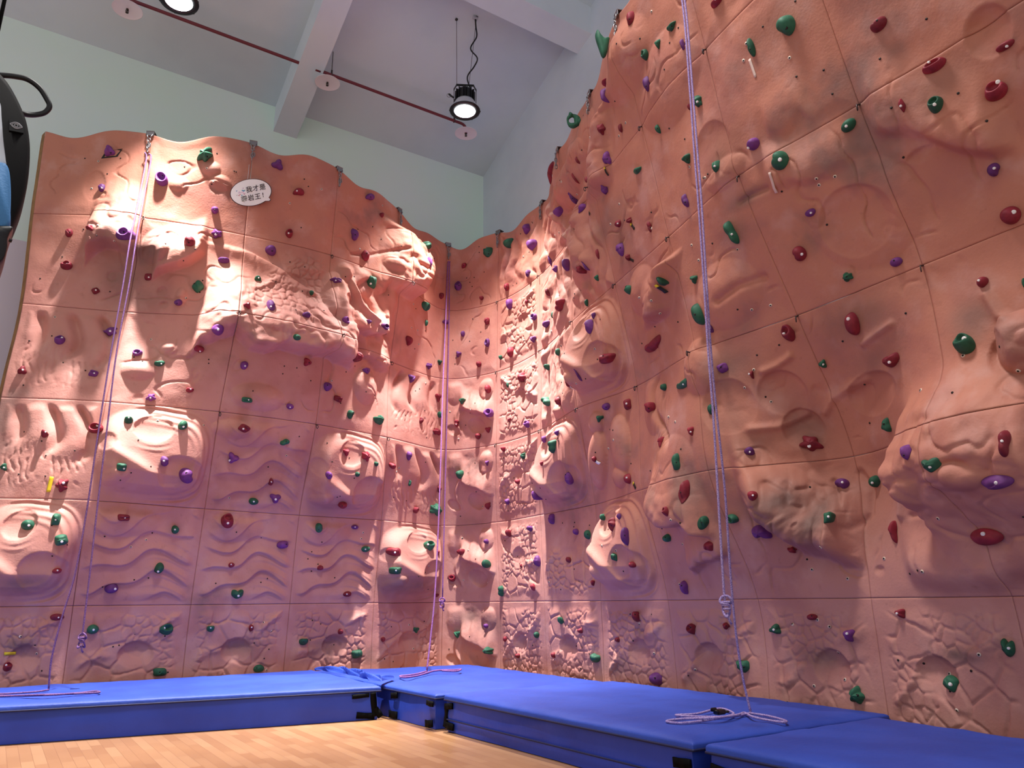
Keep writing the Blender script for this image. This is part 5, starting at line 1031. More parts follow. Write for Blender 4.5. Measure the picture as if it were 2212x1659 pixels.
# ---------------------------------------------------------------- climbing wall, one mesh per moulded panel
wall_root = empty('climbing_wall', (2.0, 9.3, 0), 'salmon pink sculpted climbing wall of square panels turning a rounded corner', 'climbing wall')
WO = np.array(wall_root.location)
def ring_idx(n):
    a = [(0, i) for i in range(n)]; b = [(i, n-1) for i in range(1, n)]; c = [(n-1, i) for i in range(n-2, -1, -1)]; d = [(i, 0) for i in range(n-2, 0, -1)]
    return [r*n+q for r, q in a+b+c+d]
def build_panel(i, r):
    n = 112 if i >= 8 else 100
    g = .0014 if i >= 8 else .0020
    u = np.linspace(i+g, i+1-g, n); v = np.linspace(r-1+(g if r > 1 else 0), r-(g if r < 6 else 0), n)
    U, V = np.meshgrid(u, v)
    P = base_point(U, V); _, _, Nn = base_frame(U, V)
    H = relief(U, V)
    # a softened arris along each joint
    ed = np.minimum(np.minimum(U-u[0], u[-1]-U), np.minimum(V-v[0], v[-1]-V))
    H = H - .0015*np.exp(-(ed/.004)**2)
    Q = P + Nn*H[..., None]
    verts = Q.reshape(-1, 3)
    idx = np.arange(n*n).reshape(n, n)
    f = np.stack([idx[:-1, :-1], idx[:-1, 1:], idx[1:, 1:], idx[1:, :-1]], -1).reshape(-1, 4)
    rg = np.array(ring_idx(n)); back = (Q - Nn*.07).reshape(-1, 3)[rg]
    b0 = len(verts); k = len(rg)
    sk = np.stack([rg, np.roll(rg, -1), b0+np.roll(np.arange(k), -1), b0+np.arange(k)], -1)[:, ::-1]
    allv = [verts, back]; allf = [f, sk]; mi = [np.zeros(len(f)), np.full(len(sk), 0)]
    if i == 0: mi[1][:] = 0
    # threaded sockets for spare holds
    rnd = random.Random(i*97+r); base = b0+k
    for q in range(rnd.randint(5, 8)):
        uu, vv = i+rnd.uniform(.12, .88), r-1+rnd.uniform(.12, .88)
        c = wall_point(np.array([uu, uu+.01, uu]), np.array([vv, vv, vv+.01]))
        e1 = c[1]-c[0]; e1 /= np.linalg.norm(e1); e2 = c[2]-c[0]; e2 -= e1*np.dot(e1, e2); e2 /= np.linalg.norm(e2); nn = np.cross(e1, e2)
        white = rnd.random() < (.5 if i >= 9 else .25)
        for rad, lift, slot in (([.0125, .004, 2],) if white else ()) + ([.0062 if white else .0075, .0058 if white else .004, 1],):
            kk = 8; a = np.arange(kk)*2*PI/kk + PI/8
            ringv = c[0]+nn*lift+rad*(np.cos(a)[:, None]*e1+np.sin(a)[:, None]*e2)
            cen = c[0]+nn*lift
            allv.append(np.vstack([ringv, ringv-nn*.012]))
            o = base
            top = np.array([[o+0, o+1, o+2, o+3], [o+0, o+3, o+4, o+7], [o+4, o+5, o+6, o+7]])
            sd = np.array([[o+kk+j, o+kk+(j+1) % kk, o+(j+1) % kk, o+j] for j in range(kk)])
            allf += [top, sd]; mi += [np.full(3, slot), np.full(kk, slot)]; base += 2*kk
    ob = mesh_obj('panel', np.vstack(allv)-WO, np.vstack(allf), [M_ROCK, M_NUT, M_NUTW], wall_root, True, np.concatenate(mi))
    st = np.zeros(len(ob.data.vertices), np.float32); w_ = np.zeros(U.shape)
    for (su_, sv_, ru, rv, k) in STAINS:
        if abs(su_-i-.5) < .5+2.2*ru and abs(sv_-r+.5) < .5+2.2*rv:
            w_ = np.maximum(w_, k*np.exp(-((U-su_)/ru)**2-((V-sv_)/rv)**2))
    if w_.max() > .01: st[:n*n] = (w_*(.45+1.0*fbm(U*6, V*6, 61, 4))).ravel()
    at = ob.data.attributes.new('dirt', 'FLOAT', 'POINT'); at.data.foreach_set('value', st)
    return ob
for i in range(13):
    for r in range(1, 7):
        if i == 12 and r > 5: continue
        build_panel(i, r)
# ochre plywood end board at the open end
mb = MB()
vv = np.linspace(0, 6, 60)
A = wall_point(np.full(60, .0035), vv); bn = np.array([0, 1., 0])
for q in range(59):
    mb.add([A[q]+(-.002, .004, 0), A[q+1]+(-.002, .004, 0), A[q+1]+bn*.10+(-.03, 0, 0), A[q]+bn*.10+(-.03, 0, 0)], [(0, 1, 2, 3)])
    mb.add([A[q]+bn*.10+(-.03, 0, 0), A[q+1]+bn*.10+(-.03, 0, 0), A[q+1]+bn*.12+(.02, 0, 0), A[q]+bn*.12+(.02, 0, 0)], [(0, 1, 2, 3)])
tag(mb.build('end_board', M_EDGE, wall_root, False), 'ochre plywood edge board')

# ---------------------------------------------------------------- holds
def outline(shape, n, seed):
    rnd = random.Random(seed); p = rnd.uniform(0, 6.28)
    th = np.arange(n)*2*PI/n; c, s = np.cos(th), np.sin(th)
    up = np.abs((th-PI/2+PI) % (2*PI)-PI); dn = np.abs((th+PI/2+PI) % (2*PI)-PI)
    w = .035*np.cos(3*th+p)+.03*np.cos(2*th+2*p)
    if shape in ('round', 'ring'): r = 1+w
    elif shape == 'oval': r = 1+.6*w
    elif shape in ('egg',): r = 1-.22*s+w*.5
    elif shape == 'tri': r = .80+.20*np.cos(3*(th-PI/2))+.6*w
    elif shape == 'tear': r = .66+.46*((1+np.cos(up))/2)**4+.5*w
    elif shape == 'kid': r = 1-.40*np.exp(-(up/.62)**2)+.5*w
    elif shape in ('bar', 'blk'): r = (np.abs(c)**4+np.abs(s)**4)**-.25*(1+.7*w)
    elif shape == 'heart': r = .86-.46*np.exp(-(up/.38)**2)+.16*np.exp(-(np.abs(up-.85)/.4)**2)+.14*np.exp(-(dn/.45)**2)+.4*w
    elif shape == 'fist': r = .86+.15*np.cos(5*th+p)+.09*np.cos(3*th+2*p)
    elif shape == 'dumb': r = .48+.52*np.cos(up)**2+.08*s
    elif shape == 'kite': r = (np.abs(c)**1.25+np.abs(s)**1.25)**(-1/1.25)*(1+.5*w)
    elif shape == 'horn': r = .55+.62*((1+np.cos(up-.25))/2)**6+.4*w
    elif shape == 'wedge': r = np.where(s > 0, np.minimum(1, .55/np.maximum(s, .01)), 1); r = (r+np.roll(r, 1)+np.roll(r, -1))/3*(1+.6*w)
    else: r = 1-.10*s+w    # jug, ringr
    return c*r, s*r

PROT = dict(round=.62, oval=.5, egg=.52, tri=.55, tear=.55, kid=.55, bar=.5, blk=.55, heart=.55, fist=.6, dumb=.75, kite=.45, horn=.8, wedge=.7, ring=.6, ringr=.62, jug=.66, fin=.8, loop=.8)
RHO = np.array([1, .985, .94, .87, .78, .68, .58, .48, .38, .28, .18, .08])
def wall_local(u, v, size=.1):
    e = max(.03, .32*size)
    c = wall_point(np.array([u, u+e, u-e, u, u]), np.array([v, v, v, v+e, v-e]))
    du, dv = (c[1]-c[2])/(2*e), (c[3]-c[4])/(2*e)
    bu, bv, bn = base_frame(np.array(u), np.array(v))
    n = np.cross(du, dv); n = n/np.linalg.norm(n); n = n+(.35 if n@bn > .8 else 1.3)*bn; n /= np.linalg.norm(n)
    e1 = bu-n*np.dot(bu, n); e1 /= np.linalg.norm(e1); e2 = np.cross(n, e1)
    return c[0], e1, e2, n, np.linalg.norm(bu), np.linalg.norm(bv)

def make_hold(idx, u, v, w, h, colr, shape, rot, bolt, label):
    P0, e1, e2, n, su, sv = wall_local(u, v, max(w, h))
    bu_, bv_, _ = base_frame(np.array(u), np.array(v)); bu_ = bu_/su**2; bv_ = bv_/sv**2
    if shape in ('fin', 'loop'):
        q = MB(); side = e1
        if shape == 'loop':
            c = P0+n*.075; R_ = .052
            pts = [c+n*R_*math.cos(a)+e2*R_*1.15*math.sin(a) for a in np.arange(20)*2*PI/20]
            rad = [.024+.010*math.cos(a-PI)+.004*math.sin(3*a) for a in np.arange(20)*2*PI/20]
            v_, f_ = tube_data(pts, rad, 10, True); q.add(v_, f_)
            q.tube(smooth_path([P0-n*.0+e2*.01, P0+n*.03], 3), [.045, .042, .036, .03], 12)
            q.tube(smooth_path([P0+n*.10+e2*.05, P0+n*.125+e2*.085], 3), [.026, .024, .018, .008], 10)
        else:
            prof = [(.004, .060), (.05, .050), (.10, .085), (.125, .115), (.135, .075), (.12, .02), (.085, -.05), (.045, -.125), (.02, -.13), (.004, -.08)]
            pl = smooth_path([np.array([a_, b_, 0]) for a_, b_ in prof], 4, closed=True); m_ = len(pl); cen = sum(pl)/m_
            V_ = []
            for (off, k_) in ((-.035, .45), (-.030, .8), (-.014, 1.), (.014, 1.), (.030, .8), (.035, .45)):
                for p_ in pl:
                    d_ = cen+(p_-cen)*k_; d_[0] = max(d_[0], .004); V_.append(P0+n*d_[0]+e2*d_[1]+side*off)
            F_ = [(j*m_+i_, j*m_+(i_+1) % m_, (j+1)*m_+(i_+1) % m_, (j+1)*m_+i_) for j in range(5) for i_ in range(m_)]+[tuple(reversed(range(m_))), tuple(5*m_+i_ for i_ in range(m_))]
            q.add(V_, F_)
        o = mesh_obj('climbing_hold', np.array(q.v)-P0+n*.004, q.f, M_HOLD[colr]); o.location = P0
        tag(o, label, 'climbing hold', 'bolt-on climbing holds'); return o
    N = 30
    X, Y = outline(shape, N, idx)
    a = math.radians(rot); X, Y = X*math.cos(a)-Y*math.sin(a), X*math.sin(a)+Y*math.cos(a)
    X = (X-(X.max()+X.min())/2)/(X.max()-X.min())*w; Y = (Y-(Y.max()+Y.min())/2)/(Y.max()-Y.min())*h
    mn = min(w, h); big = max(w, h)
    Hc = min(max(PROT[shape]*mn+.012, .025), .05+.25*mn)
    rnd = random.Random(idx*3+1); px, py = rnd.uniform(-.15, .15), rnd.uniform(-.1, .2)
    def height(A, B, rho):
        c = Hc*np.clip(1-rho**3.0, 0, 1)**.62
        c = c*(1+.22*B/h*(1 if shape not in ('tear', 'horn') else 0)+px*A/w*2)
        if shape == 'ring': q = np.hypot(A/(.30*w), (B-.05*h)/(.28*h)); c = c-.85*Hc*np.exp(-q**4)
        elif shape == 'ringr': q = np.hypot((A*math.cos(a)+B*math.sin(a)-.16*big)/(.24*big), (-A*math.sin(a)+B*math.cos(a))/(.27*mn)); c = c-.9*Hc*np.exp(-q**4)
        elif shape == 'jug': q = np.hypot(A/(.30*w), (B-.14*h)/(.22*h)); c = c-.7*Hc*np.exp(-q**4)
        elif shape in ('fist', 'heart'): c = c*(1-.28*np.abs(np.sin(2.5*np.arctan2(B, A)+px*20))*rho)
        elif shape == 'bar': c = c*(1-.3*np.exp(-((B*math.cos(a)-A*math.sin(a))/(.12*mn))**2))
        elif shape == 'dumb': c = c*(.8+.4*np.abs(-A*math.sin(a)+B*math.cos(a))/(.5*big))
        elif shape in ('blk', 'tri', 'kite', 'egg') and mn > .05: c = c*(1-.18*sstep(-.02, .02, (A*math.cos(idx)+B*math.sin(idx))/mn-.02))
        return c
    RR, XX = np.meshgrid(RHO, X, indexing='ij'); YY = np.meshgrid(RHO, Y, indexing='ij')[1]
    A = np.append((RR*XX).ravel(), 0.); B = np.append((RR*YY).ravel(), 0.); rho = np.append(RR.ravel(), 0.)
    c = height(A, B, rho)
    # the foot follows the sculpted wall, the top is free of it
    free = P0+A[:, None]*e1+B[:, None]*e2
    S = wall_point(u+(free-P0)@bu_, v+(free-P0)@bv_)
    lift = (free-S)@n
    t = sstep(.0, .8, c/Hc)[:, None]
    shear = .25*c[:, None]*e2 if shape in ('horn', 'jug', 'wedge') else 0
    V = S*(1-t)+free*t + n*(c[:, None]+.003) + shear
    # keep the skin clear of the wall
    V = V + n*np.clip(.0025-((V-S)@n), 0, None)[:, None]
    M = len(RHO); f = []
    for j in range(M-1):
        for i in range(N):
            f.append((j*N+i, j*N+(i+1) % N, (j+1)*N+(i+1) % N, (j+1)*N+i))
    f += [((M-1)*N+i, (M-1)*N+(i+1) % N, M*N) for i in range(N)]
    o = mesh_obj('climbing_hold', V-P0, f, M_HOLD[colr])
    o.location = P0
    tag(o, label, 'climbing hold', 'bolt-on climbing holds')
    if bolt:
        bx, by, k = bolt
        th = math.atan2(by, bx); r0 = math.hypot(bx, by)
        lim = np.interp(th % (2*PI), np.sort(np.arctan2(Y, X) % (2*PI)), np.hypot(X, Y)[np.argsort(np.arctan2(Y, X) % (2*PI))])
        rr = min(r0/lim, .8); bx, by = math.cos(th)*rr*lim, math.sin(th)*rr*lim
        hc = float(height(np.array(bx), np.array(by), np.array(rr)))
        e = .004
        gx = float(height(np.array(bx+e), np.array(by), np.array(min(rr*1.02, .99)))-hc)/e*.35
        C0 = e1*bx+e2*by+n*(hc+.004)
        if shape in ('horn', 'jug', 'wedge'): C0 = C0+.25*hc*e2
        nn = n+.25*(e1*bx+e2*by)/(.3*mn+.01)*rr; nn /= np.linalg.norm(nn)
        R = np.stack([e1-nn*np.dot(e1, nn), np.cross(nn, e1), nn], 1)
        q = MB(); rb = min(max(.12*mn, .0075), .0135)
        if k == 'w':
            q.cur = 0; q.lathe([(rb, -.008), (rb, .002), (rb*.85, .005), (rb*.52, .005)], C0, 12, R)
            q.cur = 1; q.lathe([(rb*.52, -.002), (rb*.5, .0045), (.0, .0035)], C0, 8, R)
            ob = q.build('bolt_head', [M_WASH, M_DARKSTEEL], None)
        else:
            q.lathe([(rb*.75, -.008), (rb*.75, .0005), (.0, .0005)], C0, 10, R)
            ob = q.build('bolt_socket', [M_NUT], None)
        ob.parent = o
    return o
for k_, h_ in enumerate(HOLDS): make_hold(k_, *h_)

# ---------------------------------------------------------------- top anchors, joint hangers
ORD = ['zeroth', 'first', 'second', 'third', 'fourth', 'fifth', 'sixth', 'seventh']
def joint_name(k):
    if k <= 4: return '%s panel joint from the left end' % ORD[k]
    if k == 5: return 'joint just left of the rounded corner'
    if k == 6: return 'joint just right of the rounded corner'
    return '%s panel joint right of the corner' % ORD[k-6]
def link_pts(c, ax, ln, wd):
    up = np.array([0, 0, 1.]); out = []
    for q in range(16):
        a = 2*PI*q/16; s_, c_ = math.sin(a), math.cos(a)
        out.append(c+ax*wd/2*c_+up*((ln/2-wd/2)*(1 if s_ > .01 else -1 if s_ < -.01 else 0)+wd/2*s_))
    return out
ANCHOR = {}
for k in range(1, 11):
    P = wall_point(np.array(float(k)), np.array(5.985)); du, dv, n = base_frame(np.array(float(k)), np.array(5.98))
    n = n.copy(); n[2] = 0; n /= np.linalg.norm(n); e = du/np.linalg.norm(du); e[2] = 0; e /= np.linalg.norm(e); up = np.array([0, 0, 1.])
    R = np.stack([e, n, up], 1)
    t = empty('top_anchor', P+n*.02, 'steel top anchor chain on the wavy rim, %s' % joint_name(k), 'chain anchor', 'top rope anchors')
    q = MB(); q.box(P+n*.018+up*.012, (.085, .010, .055), R, .003); q.box(P-n*.02+up*.042, (.085, .09, .008), R, .002); q.build('bracket', M_STEEL, t, False)
    for sg in (-1, 1):
        q = MB(); q.tube([P+n*.03+e*sg*.034+up*.0, P+n*.034+e*sg*.006-up*.062], .007, 8); q.build('hanger_bar', M_STEEL, t)
    q = MB(); q.torus(P+n*.034-up*.075, .017, .0055, R@np.array([[1, 0, 0], [0, 0, 1], [0, 1, 0.]]).T); q.build('ring', M_STEEL, t)
    z = -.092
    for m_ in range(3):
        ax = e if m_ % 2 else n
        q = MB(); q.tube(link_pts(P+n*.034+up*(z-.022), ax, .056, .026), .0055, 7, closed=True); q.build('chain_link', M_STEEL, t); z -= .042
        if m_ == 0:
            q = MB(); q.tube(link_pts(P+n*.036+e*.014+up*(z-.008), e, .05, .026), .0055, 7, closed=True); q.build('chain_link', M_STEEL, t)
    ANCHOR[k] = P+n*.034+up*(z-.012)
JOINTS = [(1,5),(2,4),(2,3),(3,5),(3,4),(3,3),(4,5),(4,4),(4,3),(6,5),(6,4),(6,3),(7,5),(7,4),(7,3),(8,5),(8,4),(8,3),(9,5),(9,4),(9,3),(10,5),(10,4),(10,3),(11,5),(11,4),(11,3),(12,4),(12,3)]
proto = None
for (k, j) in JOINTS:
    u, v = k+.004, j-.004
    P, e1, e2, n, _, _ = wall_local(u, v)
    q = MB(); q.tube([P-n*.004, P+n*.03], .0055, 8)
    t = q.build('joint_hanger', M_DARKSTEEL); t.data.transform(Matrix.Translation(-Vector(P))); t.location = P
    tag(t, 'small steel eye hanger, seam above row %s, %s' % (ORD[j], joint_name(k)), 'hanger', 'eye hangers at the panel corners')
    q = MB(); ax = e1*.5+n*.85; ax /= np.linalg.norm(ax); c = P+n*.03-np.array([0, 0, .018])
    q.tube([c+ax*.013*math.cos(2*PI*m_/14)+np.array([0, 0, .021])*math.sin(2*PI*m_/14) for m_ in range(14)], .0042, 6, closed=True)
    r_ = q.build('eye', M_DARKSTEEL); r_.data.transform(Matrix.Translation(-Vector(P))); r_.parent = t

# ---------------------------------------------------------------- ropes
def rope(name, pts, r, m, parent, sub=6):
    q = MB(); q.tube(smooth_path(pts, sub), r, 8); return q.build(name, m, parent)
def knot(pts_c, r, m, parent, seed=0):
    c = np.array(pts_c); P = []
    for i in range(40):
        t = i/39*2*PI
        P.append(c+np.array([.030*math.sin(2*t), .022*math.cos(3*t+seed), .055*math.sin(t)+.012*math.cos(4*t)]))
    q = MB(); q.tube(P, r, 8, closed=True)
    for dz in (.03, .012, -.008): q.torus(c+(0, 0, dz), .021, r, None, 16, 7)
    q.tube([c+(0, 0, -.03), c+(.008, -.01, -.075), c+(.02, -.012, -.095)], r, 8)
    return q.build('knot', m, parent)
for R_ in ROPES:
    t = empty('climbing_rope', R_['strands'][0][0], R_['label'], 'rope', 'hanging top ropes')
    m = {'a': M_ROPE, 'b': M_ROPE3, 'c': M_ROPE2}[R_['mat']]
    for s_ in R_['strands']: rope('strand', s_, R_['r'], m, t)
    for s_ in R_['coil']: rope('coil', s_, R_['r'], m, t, 8)
    if R_['knot']: knot(R_['knot'], R_['r'], m, t)
    if R_.get('device'):
        d = np.array(R_['device']); q = MB(); q.box(d+(0, 0, .022), (.075, .05, .03), None, .008); q.torus(d+(.05, 0, .02), .022, .006, None, 14, 6); q.box(d+(-.03, .02, .036), (.05, .018, .022), None, .006)
        tag(q.build('belay_device', M_BLACKP, t), 'black belay device tied into the coil')

# ---------------------------------------------------------------- high bay lamps
def beam_profile(ld):
    # reflector beam: brightest straight down, falling off to the rim
    ld.use_nodes = True; nt = ld.node_tree; N = nt.nodes; L = nt.links; em = N['Emission']
    tc = N.new('ShaderNodeTexCoord'); sp = N.new('ShaderNodeSeparateXYZ'); L.new(tc.outputs['Normal'], sp.inputs[0])
    ab = N.new('ShaderNodeMath'); ab.operation = 'ABSOLUTE'; L.new(sp.outputs['Z'], ab.inputs[0])
    pw = N.new('ShaderNodeMath'); pw.operation = 'POWER'; pw.inputs[1].default_value = BEAM[0]; L.new(ab.outputs[0], pw.inputs[0])
    ad = N.new('ShaderNodeMath'); ad.operation = 'ADD'; ad.inputs[1].default_value = BEAM[1]; cp = N.new('ShaderNodeMath'); cp.operation = 'MINIMUM'; cp.inputs[1].default_value = BEAM[2]; L.new(pw.outputs[0], cp.inputs[0]); L.new(cp.outputs[0], ad.inputs[0])
    L.new(ad.outputs[0], em.inputs['Strength'])
def lamp(x, y, z, label, yaw=0.):
    t = empty('high_bay_lamp', (x, y, z), label, 'ceiling lamp', 'high bay lamps')
    c = np.array([x, y, z]); cy, sy = math.cos(yaw), math.sin(yaw); R = np.array([[cy, -sy, 0], [sy, cy, 0], [0, 0, 1.]])
    q = MB(); q.lathe([(.120, .150), (.128, .135), (.160, .075), (.186, .022), (.192, .012)], c, 40); q.lathe([(.118, .150), (.150, .075), (.180, .014)], c, 40); q.build('reflector', M_REFL, t)
    q = MB(); q.lathe([(.140, .012), (.196, .016), (.202, .008), (.198, -.004), (.140, -.002), (.140, .012)], c, 40)
    for k in range(6):
        a = k*PI/3; q.box(c+R@np.array([.196*math.cos(a), .196*math.sin(a), .004]), (.02, .02, .016), R, .004)
    q.build('rim', M_BLACKP, t)
    q = MB(); q.lathe([(.0, -.004), (.10, -.004), (.142, .0)], c, 40); q.build('lens', M_LENS, t)
    q = MB(); q.lathe([(.105, .135), (.105, .15), (.11, .155), (.11, .30), (.10, .31)], c, 8, R)
    for k in range(14):
        a = 2*PI*k/14; q.box(c+R@np.array([.118*math.cos(a), .118*math.sin(a), .225]), (.03, .006, .16), R@np.array([[math.cos(a), -math.sin(a), 0], [math.sin(a), math.cos(a), 0], [0, 0, 1.]]))
    q.build('housing', M_BLACKP, t, False)
    q = MB()
    for sg in (-1, 1):
        q.box(c+R@np.array([sg*.145, 0, .21]), (.008, .034, .26), R); q.box(c+R@np.array([sg*.13, 0, .36]), (.008, .034, .085), R@np.array([[math.cos(sg*.45), 0, -math.sin(sg*.45)], [0, 1, 0], [math.sin(sg*.45), 0, math.cos(sg*.45)]]))
    q.box(c+R@np.array([0, 0, .40]), (.235, .034, .009), R); q.build('bracket', M_BLACKP, t, False)
    q = MB(); q.lathe([(.028, .31), (.028, .355), (.0, .36)], c+R@np.array([.03, -.02, 0]), 14); q.build('driver_cap', M_REFL, t)
    q = MB(); q.tube([c+R@np.array([-.15, 0, .2]), c+R@np.array([-.215, -.01, .245])], .012, 8); q.torus(c+R@np.array([-.21, -.01, .225]), .028, .0025, R@np.array([[1, 0, 0], [0, 0, -1], [0, 1, 0.]]), 16, 5); q.build('adjusting_knob', M_BLACKP, t)
    for dx, tx in ((-.11, -.125), (.05, .15)):
        top = c+R@np.array([tx, 0, 0]); top[2] = ceil_z(top[1]); q = MB(); q.tube([c+R@np.array([dx, 0, .40]), top], .0035, 6)
        q.box(top-(0, 0, .01), (.03, .03, .02)); q.build('suspension_wire', M_DARKSTEEL, t)
    top = c+R@np.array([.13, .0, 0]); top[2] = ceil_z(top[1])-.01; L_ = top[2]-c[2]-.36
    pts = [c+R@np.array([.075, 0, .33]), c+R@np.array([.03, 0, .36+.15*L_]), c+R@np.array([.12, 0, .36+.30*L_]), c+R@np.array([.16, 0, .36+.42*L_]), c+R@np.array([.07, 0, .36+.55*L_]), c+R@np.array([.15, 0, .36+.72*L_]), c+R@np.array([.14, 0, .36+.86*L_]), top]
    q = MB(); q.tube(smooth_path(pts, 8), .010, 8); q.build('power_cord', M_BLACKP, t)
    q = MB(); q.box(top-(0, 0, .015), (.07, .05, .04), None, .008); q.build('junction_box', M_REFL, t, False)
    ld = bpy.data.lights.new('lamp_light', 'SPOT'); ld.energy = LAMP_W; ld.spot_size = math.radians(LAMP_ANG); ld.spot_blend = LAMP_BL; ld.shadow_soft_size = .09; ld.color = (1., .955, .92)
    beam_profile(ld); lo = bpy.data.objects.new('lamp_light', ld); COL.objects.link(lo); lo.location = (0, 0, -.02); lo.parent = t
    return t

lamp(4.247, 7.50, 7.20, 'black high bay lamp glowing white, hung near the corner under the cross beam', -.5)
lamp(.73, 7.50, 7.20, 'glowing high bay lamp cut off by the top of the photo, above the red pipe', -.5)

# ---------------------------------------------------------------- sprinkler pipe
PY, PZ = 8.58, 7.86
t = empty('sprinkler_pipe', (2.5, PY, PZ), 'thin dark red sprinkler pipe with three round shields under the ceiling', 'pipe')
q = MB(); q.tube([(-6.5, PY, PZ), (4.80, PY, PZ)]+[(4.80+.08*math.sin(a), PY, PZ-.08+.08*math.cos(a)) for a in (.4, .8, 1.2, PI/2)]+[(4.88, PY, PZ-.14)], .021, 12); q.build('pipe_run', M_PIPE, t)
for x in (.10, .24, 2.60): q = MB(); q.lathe([(.021, -.035), (.029, -.035), (.029, .035), (.021, .035)], (x, PY, PZ), 14, np.array([[0, 0, 1.], [0, 1, 0], [-1, 0, 0]])); q.build('coupling', M_PIPE, t)
for x in (-2.5, .05, 2.79, 4.68):
    q = MB(); q.tube([(x, PY, PZ+.02), (x, PY, ceil_z(PY))], .005, 6); q.torus((x, PY, PZ), .026, .006, np.array([[0, 0, 1.], [0, 1, 0], [-1, 0, 0]]), 16, 6); q.lathe([(.013, 0), (.013, .05), (.006, .055)], (x, PY, PZ+.025), 10); q.build('hanger_rod', M_DARKSTEEL, t)
for x in (.31, 2.74, 4.90):
    xx = min(x, 4.88)
    if x < 4.8: q = MB(); q.tube([(xx, PY, PZ), (xx, PY, PZ-.13)], .014, 8); q.build('drop_pipe', M_PIPE, t)
    c = np.array([xx, PY, PZ-.135])
    q = MB(); q.lathe([(.0, .004), (.145, .004), (.164, -.004), (.166, -.012), (.161, -.010), (.145, -.002), (.0, -.002)], c, 40); s_ = q.build('heat_shield', M_SHIELD, t)
    q = MB(); q.lathe([(.014, .0), (.014, -.018), (.009, -.02), (.009, -.03), (.0, -.03)], c, 10)
    for sg in (-1, 1): q.tube([c+(sg*.012, 0, -.018), c+(sg*.016, 0, -.035), c+(0, 0, -.052)], .0035, 6)
    q.lathe([(.0, -.050), (.018, -.050), (.018, -.054), (.0, -.054)], c, 10)
    ob = q.build('sprinkler_head', M_BRASS, None); ob.parent = s_; ob.matrix_parent_inverse = Matrix.Translation(-Vector(t.location))

